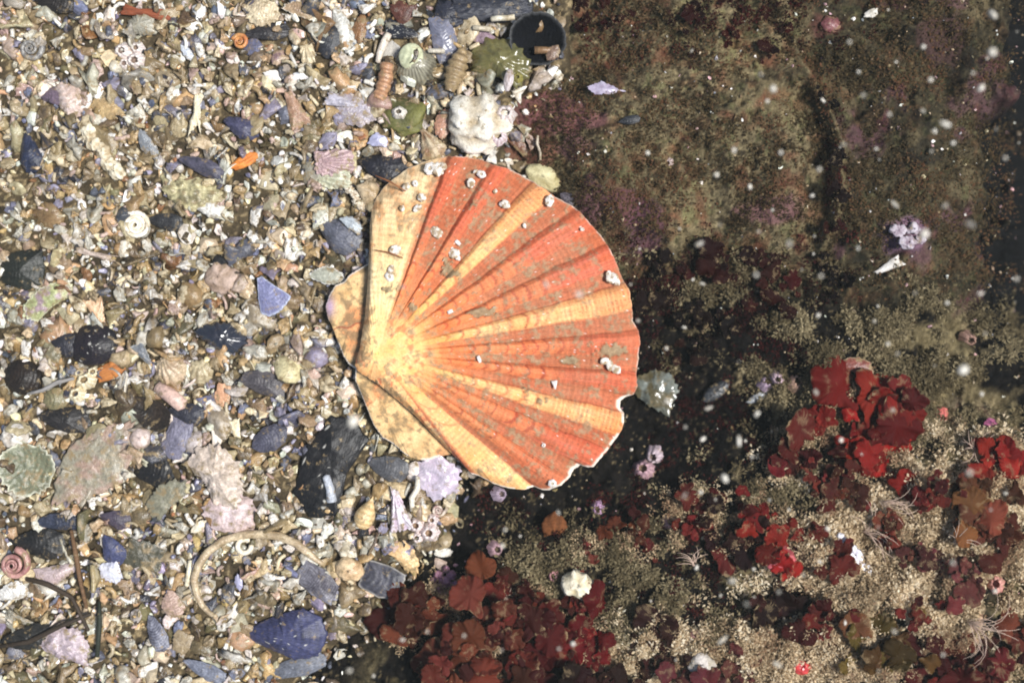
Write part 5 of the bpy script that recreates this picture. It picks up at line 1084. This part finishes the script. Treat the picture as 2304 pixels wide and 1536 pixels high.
# ------------------------------------------------------------------ loose chips: the largest ones singly, the rest as gravel
def inside_hand(x, y, grow):
    hit = np.zeros(len(x), bool)
    for (hx, hy, rx, ry, r) in HAND:
        dx, dy = x - hx, y - hy; c, s = math.cos(r), math.sin(r)
        u, v = dx * c + dy * s, -dx * s + dy * c
        hit |= (u / (rx * grow + 3)) ** 2 + (v / (ry * grow + 3)) ** 2 < 1
    return hit
def in_scallop(x, y):
    P = np.vstack([OUT]); ins = np.zeros(len(x), bool); j = len(P) - 1
    for i in range(len(P)):
        c = ((P[i, 1] > y) != (P[j, 1] > y)) & (x < (P[j, 0] - P[i, 0]) * (y - P[i, 1]) / (P[j, 1] - P[i, 1] + 1e-9) + P[i, 0])
        ins ^= c; j = i
    return ins
COLS = {'cream': (216, 198, 162), 'ochre': (188, 157, 110), 'tan': (164, 144, 111), 'white': (242, 236, 224), 'pale grey': (190, 184, 168), 'brown': (112, 95, 74), 'pink': (200, 172, 158), 'lilac': (150, 144, 162),
        'slate': (98, 100, 112), 'charcoal': (58, 56, 60), 'peach': (208, 170, 128), 'olive': (120, 110, 80), 'rust': (150, 106, 70), 'bluish': (122, 126, 148)}
CW = np.array([.18, .08, .13, .17, .13, .08, .05, .05, .035, .03, .03, .05, .01, .03]); CW /= CW.sum()
CN = list(COLS)
SHAPES = [('angular chip', 'poly', .15), ('triangular chip', 'tri', .15), ('leaf shaped chip', 'leaf', .35), ('square flake', 'slab', .12), ('curved half shell', 'half', .5), ('fan shaped bit', 'fan', .35), ('knobbly piece', 'bone', .5), ('round bit', 'round', .5)]
rs = np.random.RandomState(77)
cx_ = rs.uniform(6, 1180, 6000); cy_ = rs.uniform(6, 1530, 6000)
ok = (rock_side(cx_, cy_) < -18) & ~in_scallop(cx_, cy_) & ~inside_hand(cx_, cy_, .92); cx_, cy_ = cx_[ok], cy_[ok]
chosen = []
for x, y in zip(cx_, cy_):
    if all((x - a) ** 2 + (y - b) ** 2 > 36 ** 2 for a, b in chosen): chosen.append((x, y))
    if len(chosen) >= 270: break
LM = [l for l in LMS]
def near_lm(x, y, left=True):
    c = [l for l in LM if (rock_side(l[0], l[1]) < 5) == left]
    return min(c, key=lambda l: (l[0] - x) ** 2 + (l[1] - y) ** 2)
protos = {}
for n_, (x, y) in enumerate(chosen):
    lm = near_lm(x, y)
    dx, dy = x - lm[0], y - lm[1]
    rel = ('beside', 'above', 'below')[0 if abs(dx) > abs(dy) else (1 if dy < 0 else 2)]
    for attempt in range(200):
        cn = CN[rs.choice(len(CN), p=CW)]; sh = SHAPES[rs.randint(len(SHAPES))]
        lab = f'{cn} {sh[0]} {rel} {lm[2]}'
        if lab not in USED: break
    USED.add(lab)
    key = (cn, sh[1], rs.randint(2))
    size = float(np.clip(rs.lognormal(math.log(34), .24), 24, 58))
    if key not in protos:
        b = COLS[key[0]]
        protos[key] = make_mesh('shell_chip', dome(1 * 40, .72 * 40, key[1], sh[2], 4, 18, 3.5, b, tuple(int(v * .72) for v in b), rings=rs.choice([0, 2, 4]), ribs=int(rs.choice([0, 0, 9])), relief=.8, rough=.12, lump=.25, seed=len(protos) + 900, blotch=.15)[0] * 1.0,
                                [(0, 1, 2)], np.ones((1, 3)), M_SHELL) if False else None
        g = dome(40, 29, key[1], sh[2], 4, 18, 3.5, b, tuple(int(v * .72) for v in b), rings=int(rs.choice([0, 2, 4])), ribs=int(rs.choice([0, 0, 9])), relief=.8, rough=.12, lump=.25, seed=len(protos) + 900, blotch=.15)
        protos[key] = make_mesh('shell_chip', g[0] * S, g[1], g[2], M_DARK if key[0] in ('slate', 'charcoal', 'bluish', 'lilac') else M_SHELL)
    o = bpy.data.objects.new('shell_chip', protos[key]); C.objects.link(o)
    z = float(gravel_z(np.array([x]), np.array([y]))[0])
    o.location = W(x, y, z + rs.uniform(6, 12)); o.scale = (size / 40,) * 3
    o.rotation_euler = (rs.normal(0, .28), rs.normal(0, .28), rs.rand() * 6.28)
    tag(o, lab, 'shell chip', 'larger loose chips of the shell gravel')
    HAND.append((x, y, size * .36, size * .28, -o.rotation_euler.z))

def scatter_chips(N, seed, med, lo, hi, zlo, zhi, grow, box, pal, weights, flat=.3, tilt=.4, accept=None):
    rs = np.random.RandomState(seed)
    x = rs.uniform(box[0], box[1], N * 3); y = rs.uniform(box[2], box[3], N * 3)
    ok = accept(x, y, rs) & ~inside_hand(x, y, grow)
    x, y = x[ok][:N], y[ok][:N]; n = len(x)
    size = np.clip(rs.lognormal(math.log(med), .42, n), lo, hi)
    K = 7
    a = (np.arange(K)[None] + rs.uniform(-.36, .36, (n, K))) / K * 2 * math.pi
    r = rs.uniform(.62, 1.1, (n, K)); asp = rs.uniform(.4, 1.0, (n, 1))
    ox, oy = np.cos(a) * r, np.sin(a) * r * asp
    th = rs.uniform(.10, .34, (n, 1)); dm = rs.uniform(0.02, flat * 1.3, (n, 1)) * rs.choice([1, 1, 1, -.5], (n, 1))
    curl = rs.normal(0, .28, (n, 1))
    def ring(k, z): return np.stack([ox * k, oy * k, z + curl * (ox * k) ** 2], -1)
    P = np.concatenate([np.stack([0 * ox[:, :1], 0 * ox[:, :1], th + dm], -1), ring(.72, th + dm * .35 + 0 * ox), ring(1.0, th * .55 + 0 * ox), ring(.94, -th + 0 * ox)], 1)   # n, 1+3K, 3
    P = P * (size / 2)[:, None, None]
    # turn
    rz = rs.rand(n) * 6.283; tx = rs.normal(0, tilt, n); ty = rs.normal(0, tilt, n)
    def rot(P, ax, an):
        c, s = np.cos(an)[:, None], np.sin(an)[:, None]; i, j = [(1, 2), (2, 0), (0, 1)][ax]
        Q = P.copy(); Q[..., i] = P[..., i] * c - P[..., j] * s; Q[..., j] = P[..., i] * s + P[..., j] * c; return Q
    P = rot(rot(rot(P, 0, tx), 1, ty), 2, rz)
    z = top_z(x, y) + rs.uniform(zlo, zhi, n)
    wx, wy, wz = W(x, y, z)
    V = P * S; V[..., 0] += wx[:, None]; V[..., 1] += wy[:, None]; V[..., 2] += wz[:, None]
    pc = np.array([lin(c) for c in pal]); ci = rs.choice(len(pal), n, p=np.array(weights) / sum(weights))
    base = pc[ci] * rs.uniform(.62, 1.2, (n, 1)) * rs.uniform(.93, 1.07, (n, 3))
    col = base[:, None] * rs.uniform(.75, 1.2, (n, 1 + 3 * K, 1))
    st = rs.rand(n) < .25
    stripe = 1 - .4 * (np.sin(P[..., 0] * (12 / size[:, None]) * 3) > .2) * st[:, None]
    col = col * stripe[..., None]
    B = (np.arange(n) * (1 + 3 * K))[:, None]
    i = np.arange(K); j = (i + 1) % K
    tri = np.stack([np.zeros(K, int), 1 + i, 1 + j], -1)
    q1 = np.stack([1 + i, 1 + K + i, 1 + K + j, 1 + j], -1); q2 = q1 + K
    T3 = (B[:, None] + tri[None]).reshape(-1, 3); Q4 = (B[:, None] + np.concatenate([q1, q2])[None]).reshape(-1, 4)
    return V.reshape(-1, 3), [Q4, T3], col.reshape(-1, 3)
PAL = [COLS[c] for c in CN]
def curved_bits(N, seed, med, lo, hi, zlo, zhi, grow, accept):
    """curved, ribbed, ringed bits of broken shell joined into one mesh"""
    rs = np.random.RandomState(seed); G = []
    for i in range(36):
        kind = ['poly', 'half', 'fan', 'leaf', 'tri', 'bean', 'round', 'wedge', 'bone'][i % 9]
        G.append(dome(1.0 * 30, rs.uniform(.45, .95) * 30, kind, rs.uniform(.2, .9), 3, 12, 2.4, (255, 255, 255), (176, 166, 150), rings=int(rs.choice([0, 2, 3, 5])), ribs=int(rs.choice([0, 0, 9, 14])), relief=rs.uniform(.3, .9), rough=.14, lump=rs.uniform(0, .5), seed=i + 4000))
    x = rs.uniform(-260, 1260, N * 3); y = rs.uniform(-260, 1800, N * 3)
    ok = accept(x, y, rs) & ~inside_hand(x, y, grow); x, y = x[ok][:N], y[ok][:N]
    z = top_z(x, y) + rs.uniform(zlo, zhi, len(x)); wx, wy, wz = W(x, y, z)
    pc = np.array([lin(c) for c in PAL]); ci = rs.choice(len(PAL), len(x), p=CW)
    Vs, Q4, T3, Cs = [], [], [], []; k = 0
    Fq = [np.array([f for f in g[1] if len(f) == 4]) for g in G]; Ft = [np.array([f for f in g[1] if len(f) == 3]) for g in G]
    for i in range(len(x)):
        p = rs.randint(36); V = G[p][0] - G[p][0].mean(0); V = V * (np.clip(rs.lognormal(math.log(med), .38), lo, hi) / 30)
        a, b, c = rs.normal(0, .5), rs.normal(0, .5), rs.rand() * 6.283
        if rs.rand() < .35: a += math.pi
        ca, sa, cb, sb, cc, sc = math.cos(a), math.sin(a), math.cos(b), math.sin(b), math.cos(c), math.sin(c)
        M = np.array([[cc, -sc, 0], [sc, cc, 0], [0, 0, 1]]) @ np.array([[cb, 0, sb], [0, 1, 0], [-sb, 0, cb]]) @ np.array([[1, 0, 0], [0, ca, -sa], [0, sa, ca]])
        Vs.append(V @ M.T * S + [wx[i], wy[i], wz[i]]); Q4.append(Fq[p] + k); T3.append(Ft[p] + k)
        Cs.append(G[p][2] * pc[ci[i]] * rs.uniform(.6, 1.2) * rs.uniform(.94, 1.06, 3)); k += len(V)
    return np.vstack(Vs), [np.vstack(Q4), np.vstack(T3)], np.vstack(Cs)
def on_bed(x, y, rs):
    r = rock_side(x, y)
    return (r < rs.normal(2, 30, len(x)) * np.where(y < 340, 1.25, .7)) & ~(in_scallop(x, y) & (np.hypot(x - 1130, y - 730) < 260))
def tubes_mesh(N, seed):
    rs = np.random.RandomState(seed); out = []
    x = rs.uniform(-200, 1200, N * 3); y = rs.uniform(-200, 1740, N * 3)
    ok = on_bed(x, y, rs) & ~inside_hand(x, y, .9); x, y = x[ok][:N], y[ok][:N]
    V, F, Cc = [], [], []; k = 0
    for xx, yy in zip(x, y):
        L = rs.uniform(10, 34); a = rs.rand() * 6.28; b = rs.normal(0, .8); s = np.linspace(-.5, .5, 4)
        P = np.c_[L * s * np.cos(a + b * s), L * s * np.sin(a + b * s), 4 + rs.normal(0, 3) * s]
        c = np.array(PAL[rs.choice([0, 0, 1, 2, 3, 3, 4, 6])]) * rs.uniform(.8, 1.05)
        v, f, c_ = tube(P, rs.uniform(2.2, 6), 7, c, c * .75, 0, True, seed=k)
        z = float(top_z(np.array([xx]), np.array([yy]))[0]) + rs.uniform(6, 14)
        V.append(v * S + np.array(W(xx, yy, z))); F += [tuple(i + k for i in t) for t in f]; Cc.append(c_); k += len(v)
    return np.vstack(V), F, np.vstack(Cc)
parts = [scatter_chips(2600, 11, 30, 18, 56, -6, 4, .5, (-260, 1260, -260, 1800), PAL, CW, .4, .42, on_bed),
         scatter_chips(6600, 12, 15, 7, 28, 0, 11, .58, (-260, 1260, -260, 1800), PAL, CW, .5, .6, on_bed)]
k = 0; Vs, Q4, T3, Cs = [], [], [], []
for V_, (q_, t_), c_ in parts:
    Vs.append(V_); Q4.append(q_ + k); T3.append(t_ + k); Cs.append(c_); k += len(V_)
o = link('shell_gravel', make_mesh('shell_gravel', np.vstack(Vs), [np.vstack(Q4), np.vstack(T3)], np.vstack(Cs), M_GRAVEL, False))
tag(o, 'pale crushed shell gravel covering the seabed', 'gravel', kind='stuff')
V_, F_, C_ = curved_bits(3200, 13, 38, 18, 92, 0, 13, .5, on_bed)
tag(link('shell_gravel', make_mesh('shell_gravel', V_, F_, C_, M_SHELL)), 'curved bits of broken shell lying in the gravel', 'gravel', kind='stuff')
V_, F_, C_ = tubes_mesh(900, 15)
tag(link('tube_debris', make_mesh('tube_debris', V_, F_, C_, M_SHELL)), 'tiny broken worm tubes mixed in the shell gravel', 'gravel', kind='stuff')

# grit lying on the rock
def on_rock(x, y, rs):
    return (rock_side(x, y) > 6) & ~in_scallop(x, y) & (rs.rand(len(x)) < .35 + .65 * sstep(.5, .7, fbm(x, y, 90, 3, 160)))
V_, F_, C_ = scatter_chips(1500, 21, 7, 4, 13, 0, 3, .3, (1000, 2420, -100, 1640), [(226, 220, 208), (180, 160, 126), (130, 110, 78), (200, 160, 160), (150, 150, 150)], [.2, .3, .3, .1, .1], .5, .5, on_rock)
tag(link('rock_grit', make_mesh('rock_grit', V_, F_, C_, M_GRAVEL, False)), 'fine pale shell grit sprinkled over the rocks', 'grit', kind='stuff')

# ------------------------------------------------------------------ fluffy silt turf on the rock
def turf(N, seed, dens, box, cr, nf, hgt, size, palette, up=0.0):
    rs = np.random.RandomState(seed)
    x = rs.uniform(box[0], box[1], N * 6); y = rs.uniform(box[2], box[3], N * 6)
    p = dens(x, y); ok = (rs.rand(len(x)) < p) & (rock_side(x, y) > 14) & ~in_scallop(x, y)
    x, y = x[ok][:N], y[ok][:N]; n = len(x)
    R = rs.uniform(cr[0], cr[1], n)
    fx = rs.normal(0, .45, (n, nf)); fy = rs.normal(0, .45, (n, nf)); rr = np.clip(1 - (fx ** 2 + fy ** 2), 0, 1)
    X_ = x[:, None] + fx * R[:, None]; Y_ = y[:, None] + fy * R[:, None]
    Zb = top_z(x, y); Z_ = top_z(X_.ravel(), Y_.ravel()).reshape(n, nf) * .5 + Zb[:, None] * .5 + (rr ** .6) * (R[:, None] * hgt) * rs.uniform(.4, 1.05, (n, nf)) + up * rs.uniform(.5, 1.2, (n, 1))
    m = n * nf; X_, Y_, Z_ = X_.ravel(), Y_.ravel(), Z_.ravel()
    sz = rs.uniform(size[0], size[1], m)
    out = np.stack([fx, -fy, .35 + 0 * fx], -1).reshape(-1, 3) * 1.5
    d = out + rs.normal(0, .7, (m, 3)); d[:, 2] = np.abs(d[:, 2]) * .5; d /= np.linalg.norm(d, axis=1)[:, None]
    e = np.cross(d, np.array([0, 0, 1.0]) + rs.normal(0, .45, (m, 3))); e /= np.linalg.norm(e, axis=1)[:, None] + 1e-9
    c0 = np.stack(W(X_, Y_, Z_), -1); L = (sz * S)[:, None]; wv = L * rs.uniform(.10, .34, (m, 1)); g = np.cross(d, e)
    V = np.stack([c0, c0 + d * L * .5 + e * wv + g * wv * .3, c0 + d * L, c0 + d * L * .5 - e * wv + g * wv * .3], 1)
    F = np.arange(m * 4).reshape(m, 4)
    pc = np.array([lin(c) for c in palette]); t = fbm(x, y, 60, 3, 170)[:, None] + rs.uniform(-.25, .25, (n, nf)); t = np.clip((t - .25) * 2 * (len(pc) - 1) * .5, 0, len(pc) - 1.01).ravel()
    i = t.astype(int); f = (t - i)[:, None]; col = pc[i] * (1 - f) + pc[np.minimum(i + 1, len(pc) - 1)] * f
    col = col * rs.uniform(.82, 1.15, (m, 1))
    return V.reshape(-1, 3), F, np.repeat(col, 4, 0)
WX = np.array([w_[0] for w_ in WEEDS], float); WY = np.array([w_[1] for w_ in WEEDS], float); WS = np.array([w_[2] for w_ in WEEDS], float)
def d_weed(x, y):
    d = np.hypot(x[:, None] - WX[None], y[:, None] - WY[None]) / WS[None]
    k = (np.exp(-((d - .36) / .22) ** 2) * (WY > 780)[None]).max(1)
    return k * sstep(.42, .56, fbm(x, y, 30, 3, 185))
for (name, lab, args) in (('red_turf', 'low dark maroon turf in the hollows of the rock', (2300, 36, d_dark, (1080, 2420, -60, 1640), (7, 22), 20, .8, (3, 10), [(22, 15, 14), (58, 22, 22), (84, 36, 33), (86, 72, 54)])),
                          ('silt_turf', 'bright tan fluffy silt turf in the lower corner', (3300, 31, d_bright, (950, 2420, 950, 1640), (7, 24), 34, 1.25, (3, 12), [(140, 118, 90), (222, 200, 164), (248, 236, 210), (226, 184, 162)])),  # palette lightened with the rock under it, imitating stronger light
                          ('silt_turf', 'tan fluffy silt turf over the black rock', (3300, 32, d_mid, (1080, 2420, 560, 1560), (8, 24), 30, 1.2, (3, 12), [(92, 81, 58), (152, 138, 106), (206, 191, 154)])),
                          ('silt_turf', 'pale silt crumbs caught on the seaweed', (2700, 34, d_weed, (860, 2420, 800, 1600), (5, 14), 15, .6, (3, 8), [(150, 118, 92), (208, 184, 146), (238, 224, 196)], 22)),
                          ('silt_turf', 'fine olive silt dusting the boulders', (5200, 33, d_up, (1150, 2420, -60, 720), (8, 28), 8, .34, (3, 10), [(60, 50, 34), (98, 82, 56), (112, 74, 54), (104, 98, 66)]))):
    V_, F_, C_ = turf(*args)
    tag(link(name, make_mesh(name, V_, [F_], C_, M_SILT, False)), lab, 'silt', kind='stuff')

# ------------------------------------------------------------------ particles drifting in the water
flake = [make_mesh('drifting_speck', blob(10, 9, 8, (240, 234, 220), (206, 196, 178), .3, 2, 700 + i, 8, 12)[0] * S / 10.0, blob(10, 9, 8, (1, 1, 1), (1, 1, 1), .3, 2, 700 + i, 8, 12)[1], blob(10, 9, 8, (240, 234, 220), (206, 196, 178), .3, 2, 700 + i, 8, 12)[2], M_SNOW) for i in range(5)]
flake_f = []
for m_ in flake:
    m2 = m_.copy(); m2.materials.clear(); m2.materials.append(M_FAINT); flake_f.append(m2)
SN = [(1735, 200, 15), (2237, 117, 18), (2143, 320, 14), (2075, 522, 20), (2166, 828, 20), (1755, 342, 13), (1650, 338, 13), (1853, 225, 10), (2232, 35, 13), (1305, 663, 22), (800, 950, 26), (1705, 930, 15), (1840, 708, 13), (2006, 590, 9), (2210, 888, 12), (2238, 1326, 14),
      (1630, 1076, 13), (1565, 1275, 12), (1575, 1108, 13), (1975, 690, 9), (2060, 660, 8), (1890, 990, 14), (2285, 628, 10), (2205, 195, 16), (1610, 395, 18), (2180, 1060, 14), (1912, 96, 12), (2095, 340, 9), (1690, 420, 12), (1773, 548, 9), (2080, 105, 12), (1945, 215, 10), (2240, 290, 10), (2090, 180, 12),
      (1135, 1190, 11), (1170, 1206, 10), (1128, 1228, 10), (1255, 1153, 9), (1420, 640, 8), (1437, 720, 8), (1500, 905, 9), (1045, 1430, 9), (1128, 1460, 9), (1290, 1445, 12), (1258, 1460, 10), (795, 1180, 8), (960, 1420, 9), (1000, 860, 5), (905, 645, 9), (1230, 640, 14), (785, 1505, 20), (840, 1520, 10), (905, 1440, 12), (700, 330, 6),
      (1860, 1190, 14), (2120, 1470, 10), (1900, 1400, 10), (2010, 1420, 10), (1750, 1330, 9), (1680, 1360, 9), (1450, 1110, 8), (1540, 960, 11), (1580, 985, 10), (1660, 990, 12), (1930, 560, 9), (1700, 620, 11), (1845, 620, 11), (1580, 640, 9), (1560, 630, 8), (1440, 560, 9)]
rs = np.random.RandomState(91)
for i in range(72):
    SN.append((rs.uniform(1450, 2290), rs.uniform(10, 1520), rs.uniform(5, 11)))
for i in range(12):
    SN.append((rs.uniform(20, 1100), rs.uniform(10, 1520), rs.uniform(4, 7)))
DENS = ['bright round', 'pale round', 'faint round', 'bright oblong', 'pale oblong', 'faint oblong', 'small bright', 'small pale', 'large bright', 'large pale', 'tiny white', 'tiny pale', 'soft white', 'soft grey', 'dim round', 'dim oblong', 'minute white', 'minute pale']
hash_ = lambda d: sum(map(ord, d))
for i, (x, y, r) in enumerate(SN):
    lm = near_lm(x, y, rock_side(np.array([x]), np.array([y]))[0] < 5) if not in_scallop(np.array([x]), np.array([y]))[0] else (0, 0, 'the scallop')
    for adj in sorted(DENS, key=lambda d: (d.startswith(('large', 'bright')) != (r > 11), (hash_(d) + i * 7) % 19)):
        lab = f'{adj} speck drifting over {lm[2]}'
        if lab not in USED: break
    USED.add(lab)
    o = bpy.data.objects.new('drifting_speck', (flake_f if lab.startswith(('faint', 'dim', 'soft')) else flake)[i % 5]); C.objects.link(o)
    faint = lab.startswith(('faint', 'dim', 'soft')); r *= rs.uniform(.7, 1.3) * (1.25 if faint else 1); z = 130 + r * 12 + rs.uniform(0, 260)
    o.location = W(x, y, z); q = r * .8
    o.scale = (q * rs.uniform(.7, 1.1), q * (rs.uniform(1.5, 2.2) if 'oblong' in lab else rs.uniform(.8, 1.2)), q * rs.uniform(.7, 1.1)); o.rotation_euler = tuple(rs.rand(3) * 6)
    tag(o, lab, 'speck', 'particles drifting in the water')

# ------------------------------------------------------------------ the water itself
m = bpy.data.materials.new('water_haze'); m.use_nodes = True; n = m.node_tree; n.nodes.clear()
pv = n.nodes.new('ShaderNodeVolumePrincipled'); pv.inputs['Color'].default_value = (.86, .92, .88, 1); pv.inputs['Density'].default_value = .05
mo = n.nodes.new('ShaderNodeOutputMaterial'); n.links.new(pv.outputs[0], mo.inputs['Volume'])
hb = np.array([(x, y, z) for z in (-1.1, .56) for y in (-.9, .9) for x in (-.9, .9)], float)
me = make_mesh('haze', hb, [(0, 2, 3, 1), (4, 5, 7, 6), (0, 1, 5, 4), (2, 6, 7, 3), (0, 4, 6, 2), (1, 3, 7, 5)], np.ones((8, 3)), m, False)
tag(link('haze', me), 'faintly cloudy sea water round the whole scene', 'water', kind='stuff')
